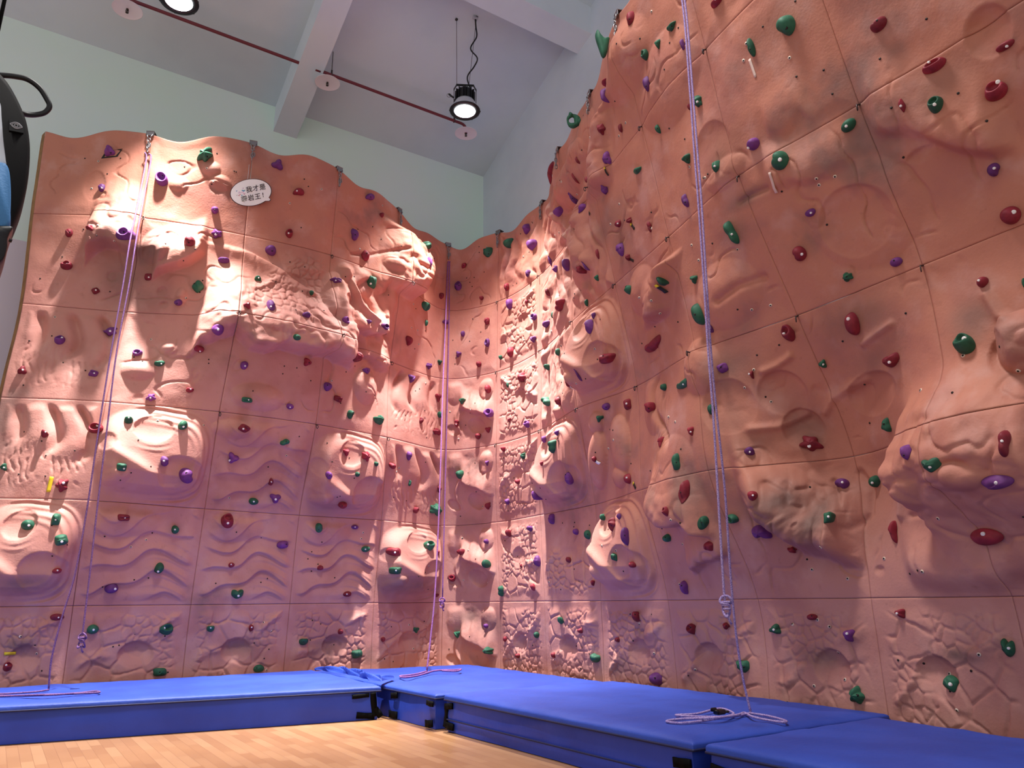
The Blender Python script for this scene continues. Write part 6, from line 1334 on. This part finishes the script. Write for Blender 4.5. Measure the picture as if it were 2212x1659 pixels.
# ---------------------------------------------------------------- crash mats
def mat_thing(label, fl, fr, br, bl, zt, zp, straps, zipz=None, flap=False, cut=()):
    fl, fr, br, bl = [np.array(p, float) for p in (fl, fr, br, bl)]
    c0 = (fl+fr+br+bl)/4
    t = empty('crash_mat', (c0[0], c0[1], 0), label, 'crash mat', 'blue crash mats')
    bil = lambda a, b: (fl*(1-a)+fr*a)*(1-b)+(bl*(1-a)+br*a)*b
    LX = np.linalg.norm(fr-fl); LY = np.linalg.norm(bl-fl)
    def axis(L, r=.11):
        n = max(12, int(L/.05)); core = np.linspace(r, L-r, n); k = r*(1-np.cos(np.linspace(0, PI/2, 8)))
        return np.concatenate([k[:-1], core, (L-k[:-1])[::-1]])/L
    ax, ay = axis(LX), axis(LY); A, B = np.meshgrid(ax, ay)
    P = bil(A[..., None], B[..., None])
    d = np.minimum(np.minimum(A, 1-A)*LX, np.minimum(B, 1-B)*LY); r = .11
    rise = (zt[0]*(1-B)+zt[1]*B)-zp
    q = np.clip(1-d/r, 0, 1)
    Z = zp+rise*(.35+.65*np.sqrt(np.clip(1-q*q, 0, 1)))
    sx, sy = P[..., 0], P[..., 1]
    wr = .010*(fbm(sx*1.6, sy*1.6, 3, 3)-.5)+.007*np.exp(-((d-.05)/.05)**2)*(fbm(sx*7, sy*7, 9, 3)-.5)*2 - .004*np.abs(np.sin((sx*1.2+sy*3.1)+3*fbm(sx*1.1, sy*1.1, 31, 2)))**12
    Z = Z+wr*sstep(0, .04, d)
    V = np.concatenate([P, Z[..., None]], -1); ny, nx = A.shape
    idx = np.arange(nx*ny).reshape(ny, nx); f = np.stack([idx[:-1, :-1], idx[:-1, 1:], idx[1:, 1:], idx[1:, :-1]], -1).reshape(-1, 4)
    rg = np.concatenate([idx[0, :], idx[1:, -1], idx[-1, -2::-1], idx[-2:0:-1, 0]])
    V = V.reshape(-1, 3); low = V[rg].copy(); low[:, 2] = zp-.004; b0 = len(V); k = len(rg)
    sk = np.stack([rg, np.roll(rg, -1), b0+np.roll(np.arange(k), -1), b0+np.arange(k)], -1)[:, ::-1]
    mesh_obj('cover', np.vstack([V, low])-np.array(t.location), np.vstack([f, sk]), M_BLUE, t)
    # padded body below the cover, sides bellied and scuffed
    per = V[rg][:, :2]; cc = c0
    rows = []
    for zz in np.linspace(.004, zp-.004, 9):
        inw = .014+.010*abs(zz/zp-.5)*2
        dirv = (cc-per); dirv /= np.linalg.norm(dirv, axis=1, keepdims=True)
        w = .012*(fbm(per[:, 0]*2.2+zz*6, per[:, 1]*2.2+zz*5, 15, 3)-.5)*2
        rows.append(np.concatenate([per+dirv*(inw+.006+w)[:, None] if hasattr(w, '__len__') else per+dirv*(inw+w), np.full((k, 1), zz)], 1))
    bv = np.vstack(rows); bf = []
    for j in range(8):
        a = j*k+np.arange(k); b = j*k+np.roll(np.arange(k), -1); bf.append(np.stack([a, b, b+k, a+k], -1))
    mesh_obj('body', bv-np.array(t.location), np.vstack(bf), M_BLUES, t)
    pp = [(p[0], p[1], zp-.004) for p in per]
    qq = MB(); qq.tube(pp, .007, 6, closed=True); qq.build('piping', M_NAVY, t)
    if zipz: qq = MB(); qq.tube([(p[0]+(cc[0]-p[0])*.004, p[1]+(cc[1]-p[1])*.004, zipz) for p in per], .006, 6, closed=True); qq.build('zip_seam', M_NAVY, t)
    for (c, n, segs) in straps:
        n = np.array(n, float); e = np.array([-n[1], n[0], 0]); R = np.stack([e, n, (0, 0, 1.)], 1)
        for (da, dz, la, lz, tw) in segs:
            qq = MB(); Rt = R@np.array([[math.cos(tw), 0, -math.sin(tw)], [0, 1, 0], [math.sin(tw), 0, math.cos(tw)]])
            long_ = la >= lz; L_, W_ = (la, lz) if long_ else (lz, la); a_, b_ = (Rt[:, 0], Rt[:, 2]) if long_ else (Rt[:, 2], Rt[:, 0])
            c_ = np.array(c)+e*da+n*(.001+.004*abs(dz*10 % 1))+(0, 0, dz); vv = []
            for q_ in np.linspace(-.5, .5, 13):
                bend = .004*math.sin(q_*5+dz*40)+.0015*math.sin(q_*13+da*60)
                ww = W_*(.5+.03*math.sin(q_*7+da*30))
                for s_, l_ in ((-1, -.012), (1, -.012), (1, .002), (-1, .002)): vv.append(c_+a_*q_*L_+b_*s_*ww+n*(l_+bend))
            qq.add(vv, [(4*i_+j_, 4*i_+(j_+1) % 4, 4*i_+4+(j_+1) % 4, 4*i_+4+j_) for i_ in range(12) for j_ in range(4)]+[(3, 2, 1, 0), (48, 49, 50, 51)])
            qq.build('fastening_strap', M_BLACK, t)
    if flap:
        path = smooth_path(FLAP, 14); vv = []; n15 = 15
        for i, p in enumerate(path):
            f_ = i/(len(path)-1); wd = (.045+.10*math.sin(PI*min(1, f_*1.1+.05)))*(1+.25*math.sin(i*.37))
            for j in range(n15):
                s_ = j/(n15-1)*2-1
                hh = .012+.055*math.sin(PI*f_)**.5*(1-s_*s_)*(.45+.55*abs(math.sin(i*.33+2.4*s_)))+.014*math.sin(i*.62+j*.8)*(1-s_*s_)
                vv.append(p+np.array([.15*s_*wd+.02*math.sin(i*.4), s_*wd, hh]))
        g = MB(); g.add(vv, [(i*n15+j, i*n15+j+1, (i+1)*n15+j+1, (i+1)*n15+j) for i in range(len(path)-1) for j in range(n15-1)]); g.build('crumpled_flap', M_BLUE, t)
    return t
S1 = [(-.10, .205, .15, .035, .05), (.02, .13, .05, .20, .12), (-.05, .04, .16, .05, -.1), (.06, .06, .05, .09, .6)]
S2 = [(-.05, .20, .12, .04, -.06), (.07, .195, .13, .045, .10), (.02, .13, .045, .17, -.12), (-.03, .045, .15, .055, .08), (.08, .05, .13, .05, -.1), (.03, .16, .09, .07, .7)]
mat_thing('long blue crash mat lying along the wall under the leftmost rope', (-2.6, 7.77), (3.03, 6.79), (3.06, 8.72), (-2.6, 8.66), (.300, .31), .243,
    [((2.95, 6.80, 0), (-.17, -1, 0), S1)], None, True)
mat_thing('short blue crash mat filling the corner between the two climbing faces', (3.11, 8.80), (3.14, 5.95), (5.02, 5.95), (5.06, 8.70), (.285, .255), .243,
    [((3.12, 6.70, 0), (-1, 0, 0), [(-.02, .20, .12, .05, .1), (-.03, .04, .16, .06, 0.)]), ((3.12, 6.02, 0), (-1, 0, 0), [(.0, .20, .11, .04, -.06), (-.01, .045, .12, .055, .08)])], None)
mat_thing('blue crash mat with a coiled rope on top, beside the corner mat', (3.18, 5.87), (3.18, 3.13), (4.98, 3.13), (4.98, 5.87), (.295, .285), .243,
    [((3.18, 5.80, 0), (-1, 0, 0), [(.0, .195, .12, .045, .10), (-.045, .12, .045, .17, -.12), (.01, .05, .13, .05, -.1)]), ((3.18, 3.22, 0), (-1, 0, 0), [(.0, .165, .13, .05, .05)])], .095)
mat_thing('nearest blue crash mat, cut off by the photo edge', (3.20, 3.06), (3.20, .25), (4.62, .25), (4.72, 3.06), (.30, .29), .243,
    [((3.20, 2.98, 0), (-1, 0, 0), [(.01, .16, .13, .05, -.12), (-.045, .08, .06, .18, .2), (.0, .05, .05, .13, -.4)])], .095)

# ---------------------------------------------------------------- speech bubble sign
def sign():
    u, v = SIGN
    P, e1, e2, n, _, _ = wall_local(u, v)
    P = base_point(np.array(u), np.array(v)); _, _, n = base_frame(np.array(u), np.array(v))
    n = n+np.array([0, 0, .0]); n /= np.linalg.norm(n)
    e2 = np.array([0, 0, 1.])-n*n[2]; e2 /= np.linalg.norm(e2); e1 = np.cross(e2, n)
    P = P+n*.075
    a = math.radians(SIGN_ROT); x = e1*math.cos(a)+e2*math.sin(a); y = -e1*math.sin(a)+e2*math.cos(a)
    t = empty('speech_bubble_sign', P, 'white oval speech bubble sign with black Chinese lettering below a top anchor', 'sign')
    W_, H_ = .222, .145
    def ring(k, z): 
        out = []
        for i in range(64):
            th = 2*PI*i/64; rx, ry = W_*k, H_*k
            px, py = rx*math.cos(th), ry*math.sin(th)
            d = abs((th-math.radians(-48)+PI) % (2*PI)-PI)
            if d < .13: f = 1+.23*(1-d/.13); px, py = px*f+.01*(1-d/.13), py*f
            out.append(P+x*px+y*py+n*z)
        return out
    mb = MB(); r0, r1 = ring(1.025, -.006), ring(1.025, .0)
    mb.add(r0+r1, [tuple(range(64, 128)), tuple(reversed(range(64)))]+[(i, (i+1) % 64, 64+(i+1) % 64, 64+i) for i in range(64)])
    mb.build('dark_border', mat('sign_border', lin(72, 48, 54), .6), t, False)
    mb = MB(); r0, r1 = ring(.985, -.001), ring(.985, .003)
    mb.add(r0+r1, [tuple(range(64, 128))]+[(i, (i+1) % 64, 64+(i+1) % 64, 64+i) for i in range(64)])
    mb.build('white_face', mat('sign_white', lin(250, 250, 250), .5), t, False)
    ink = mat('sign_ink', lin(74, 62, 66), .6)
    R4 = Matrix(((x[0], y[0], n[0], 0), (x[1], y[1], n[1], 0), (x[2], y[2], n[2], 0), (0, 0, 0, 1)))
    cv = bpy.data.curves.new('lettering', 'FONT')
    for txt, sx, px, py in SIGN_TXT:
        cv.body = txt; cv.size = sx; cv.space_character = 1.12; cv.extrude = .0012; cv.offset = .0007; cv.shear = .12
        tmp = bpy.data.objects.new('tmp', cv); COL.objects.link(tmp); bpy.context.view_layer.update()
        me = bpy.data.meshes.new_from_object(tmp.evaluated_get(bpy.context.evaluated_depsgraph_get())); bpy.data.objects.remove(tmp)
        me.transform(Matrix.Translation(Vector((px, py, .0045)))); me.transform(R4); me.materials.clear(); me.materials.append(ink)
        o = bpy.data.objects.new('lettering', me); COL.objects.link(o); o.parent = t
    # loose coloured dabs beside the first line
    dabs = [(-.145, .045, .011, (70, 130, 170)), (-.075, .032, .026, (80, 160, 190)), (-.105, -.012, .013, (90, 160, 200)), (-.12, .022, .022, (232, 206, 228)), (-.09, .018, .026, (238, 214, 230)), (-.07, .06, .014, (220, 200, 220)), (-.135, -.008, .012, (196, 110, 130)), (-.075, -.002, .016, (214, 160, 190)), (-.155, -.002, .007, (90, 90, 80)), (-.12, .0, .01, (200, 90, 110))]
    mb = MB(); mats = []
    for i, (px, py, r, cc) in enumerate(dabs):
        mb.cur = i; mats.append(mat('dab', lin(*cc), .6)); pts = []
        for k in range(10):
            th = 2*PI*k/10; rr = r*(.7+.3*math.sin(3*th+i)); pts.append(P+x*(px+rr*math.cos(th))+y*(py+.6*rr*math.sin(th))+n*(.0045+.0002*i))
        mb.add(pts, [tuple(range(10))])
    mb.build('small_picture', mats, t, False)
    top = P+y*H_*.9; mb = MB(); mb.tube([top, top+np.array([0, 0, .30])-n*.03], .0018, 6); mb.build('hanging_cord', M_WHITEW, t)
sign()

# ---------------------------------------------------------------- tape marks and small tags
M_TAPE = {'y': mat('yellow_tape', lin(232, 204, 40), .5), 'k': mat('black_tape', lin(28, 24, 24), .5), 'w': mat('white_tape', lin(222, 196, 186), .6), 'W': mat('bright_white_tape', lin(240, 236, 240), .5)}
for (u, v, w, h, rot, c, c2, label) in TAPES:
    P, e1, e2, n, su, sv = wall_local(u, v); a = math.radians(rot)
    def strip(l0, l1, mt, lift):
        S, T = np.meshgrid(np.linspace(l0, l1, 9), np.linspace(-.5, .5, 3)); S = S*h; T = T*w
        A = -S*math.sin(a)+T*math.cos(a); B = S*math.cos(a)+T*math.sin(a)
        V = wall_point(u+A/su, v+B/sv)
        V = V+n*(lift+np.clip(np.max(((V-P)@n)) - ((V-P)@n), 0, .01))[..., None]
        V = V.reshape(-1, 3); idx = np.arange(27).reshape(3, 9)
        f = np.stack([idx[:-1, :-1], idx[:-1, 1:], idx[1:, 1:], idx[1:, :-1]], -1).reshape(-1, 4)
        low = V-n*.003; k = len(V); rg = np.concatenate([idx[0, :], idx[1:, -1], idx[-1, -2::-1], idx[-2:0:-1, 0]])
        sk = np.stack([rg, np.roll(rg, -1), k+np.roll(rg, -1), k+rg], -1)[:, ::-1]
        return np.vstack([V, low])-P, np.vstack([f, sk]), mt
    V, f, mt = strip(-.5, .5, c, .005)
    o = mesh_obj('tape_strip', V, f, M_TAPE[c]); o.location = P; tag(o, label, 'tape', 'route tapes on the climbing wall')
    if c2:
        V, f, mt = strip(.26, .5, c2, .0075); e = mesh_obj('tape_end', V, f, M_TAPE[c2], o); tag(e, 'pale tape end')
# black diamond outline behind the topmost purple hold
P, e1, e2, n, su, sv = wall_local(*FRAME[:2])
fr = [np.array(p) for p in FRAME[2]]; cen = sum(fr)/4; V = []; f = []
for i in range(4):
    for k in (1., .72):
        for lift in (.0008, .0022):
            p = cen+(fr[i]-cen)*k; V.append(wall_point(np.array(p[0]), np.array(p[1]))+n*lift-P)
for i in range(4):
    j = (i+1) % 4; a, b = 4*i, 4*j
    f += [(a+1, b+1, b+3, a+3), (a, b, b+1, a+1), (a+2, a+3, b+3, b+2)]
o = mesh_obj('diamond_marker', V, f, M_TAPE['k'], smooth=False); o.location = P; tag(o, 'black diamond outline marker stuck behind the topmost purple hold', 'marker')

# ---------------------------------------------------------------- hanging bag at the near left
def bag():
    D0 = np.array(BAG['o']); ex = np.array(BAG['ex']); ey = np.array(BAG['ey']); ez = np.array(BAG['ez'])   # right, up, towards the viewer
    pt = lambda p, d=0.: D0+ex*p[0]+ey*p[1]+ez*d
    t = empty('hanging_bag', D0, 'black padded bag with rubber loop handle and blue front panel, hung near the viewer', 'bag')
    def shell(out, d0, d1, rnd, name, m, label=None):
        out = smooth_path([np.array([p[0], p[1], 0]) for p in out], 5, closed=True); n = len(out); c = sum(out)/n
        V = []; prof = [(d0, .90), (d0+.25*rnd, .97), (d0+rnd, 1.), ((d0+d1)/2, 1.015), (d1-rnd, 1.), (d1-.25*rnd, .97), (d1, .90)]
        for (d, k) in prof:
            for p in out: qv = c+(p-c)*k; V.append(pt(qv, d))
        F = [(j*n+i, j*n+(i+1) % n, (j+1)*n+(i+1) % n, (j+1)*n+i) for j in range(len(prof)-1) for i in range(n)]
        F += [tuple(reversed(range(n))), tuple((len(prof)-1)*n+i for i in range(n))]
        g = MB(); g.add(V, F); o = g.build(name, m, t); 
        if label: tag(o, label)
        return o
    fab = mat('black_cordura', lin(9, 9, 12), .7, .2, bump=(120, .06, .002))
    shell(BAG['shell'], -.14, .10, .05, 'padded_shell', fab)
    shell(BAG['blue'], .02, .135, .04, 'front_panel', mat('blue_fabric', lin(78, 140, 200), .6, .3, bump=(160, .4, .002)), 'sky blue fabric front panel')
    shell(BAG['white'], .0, .11, .02, 'inner_lining', mat('white_lining', lin(226, 236, 246), .6), 'white lining above the blue panel')
    shell(BAG['cap'], -.10, .14, .03, 'lower_cap', M_BLACKP)
    g = MB(); g.tube(smooth_path([pt(p, d) for p, d in BAG['handle']], 8), .0085, 10); g.build('loop_handle', mat('rubber', lin(24, 24, 28), .45), t)
    g = MB(); g.tube([pt(BAG['bolt'][0], .06), pt(BAG['bolt'][1], .06)], .006, 8); g.build('peg', M_BLACKP, t)
    pl = BAG['patch']; g = MB()
    v0 = [pt(p, .112) for p in pl]; v1 = [pt(p, .10) for p in pl]; g.add(v0+v1, [(0, 1, 2, 3), (0, 4, 5, 1), (1, 5, 6, 2), (2, 6, 7, 3), (3, 7, 4, 0)])
    po = g.build('logo_patch', M_BLACKP, t, False)
    g = MB(); cx = sum(np.array(p) for p in pl)/4
    for sg in (1, -1):
        for k, (s_, wdt) in enumerate(((1., .0016), (.72, .0014))):
            P_ = [pt(cx+np.array([.0165*s_*(i/8-1), sg*(.0105*s_*math.sin(PI*i/16))]), .1135) for i in range(17)]
            g.tube(P_, wdt, 5)
    g.torus(pt(cx, .1135), .0045, .0016, np.stack([ex, ey, ez], 1), 14, 5)
    ob = g.build('eye_emblem', mat('silver_print', lin(170, 170, 176), .4, .5, .5), None); ob.parent = po; ob.matrix_parent_inverse = Matrix.Translation(-Vector(D0))
    g = MB(); a = pt(BAG['cord'], 0.); b = a.copy(); b[2] = ceil_z(max(a[1], YR)); g.tube([a, b], .006, 6); g.build('hanging_strap', M_BLACK, t)
bag()

# ---------------------------------------------------------------- even ambient fill added by the world, extra hall lamps out of view, camera
wd = bpy.data.worlds.new('World'); SC.world = wd; wd.use_nodes = True
wd.node_tree.nodes['Background'].inputs[0].default_value = WORLD_COL; wd.node_tree.nodes['Background'].inputs[1].default_value = AMB
for (x, y, z, e) in EXTRA:
    ld = bpy.data.lights.new('hall_lamp_light', 'SPOT'); ld.energy = e; ld.spot_size = math.radians(104); ld.spot_blend = 1.; ld.shadow_soft_size = .9; ld.color = (1., .95, .91)
    lo = bpy.data.objects.new('hall_lamp_light', ld); COL.objects.link(lo); lo.location = (x, y, z)
cd = bpy.data.cameras.new('Camera'); cam = bpy.data.objects.new('Camera', cd); COL.objects.link(cam)
cd.sensor_fit = 'HORIZONTAL'; cd.sensor_width = 36.; cd.lens = 1640/2212*36; cd.clip_start = .05; cd.clip_end = 200
cam.matrix_world = Matrix(((CAM[0][0], CAM[1][0], -CAM[2][0], 0), (CAM[0][1], CAM[1][1], -CAM[2][1], 0), (CAM[0][2], CAM[1][2], -CAM[2][2], 1.), (0, 0, 0, 1)))
SC.camera = cam
vs = SC.view_settings; vs.view_transform = 'Standard'; vs.look = 'None'; vs.gamma = 1.; vs.use_curve_mapping = False; vs.exposure = EXPO
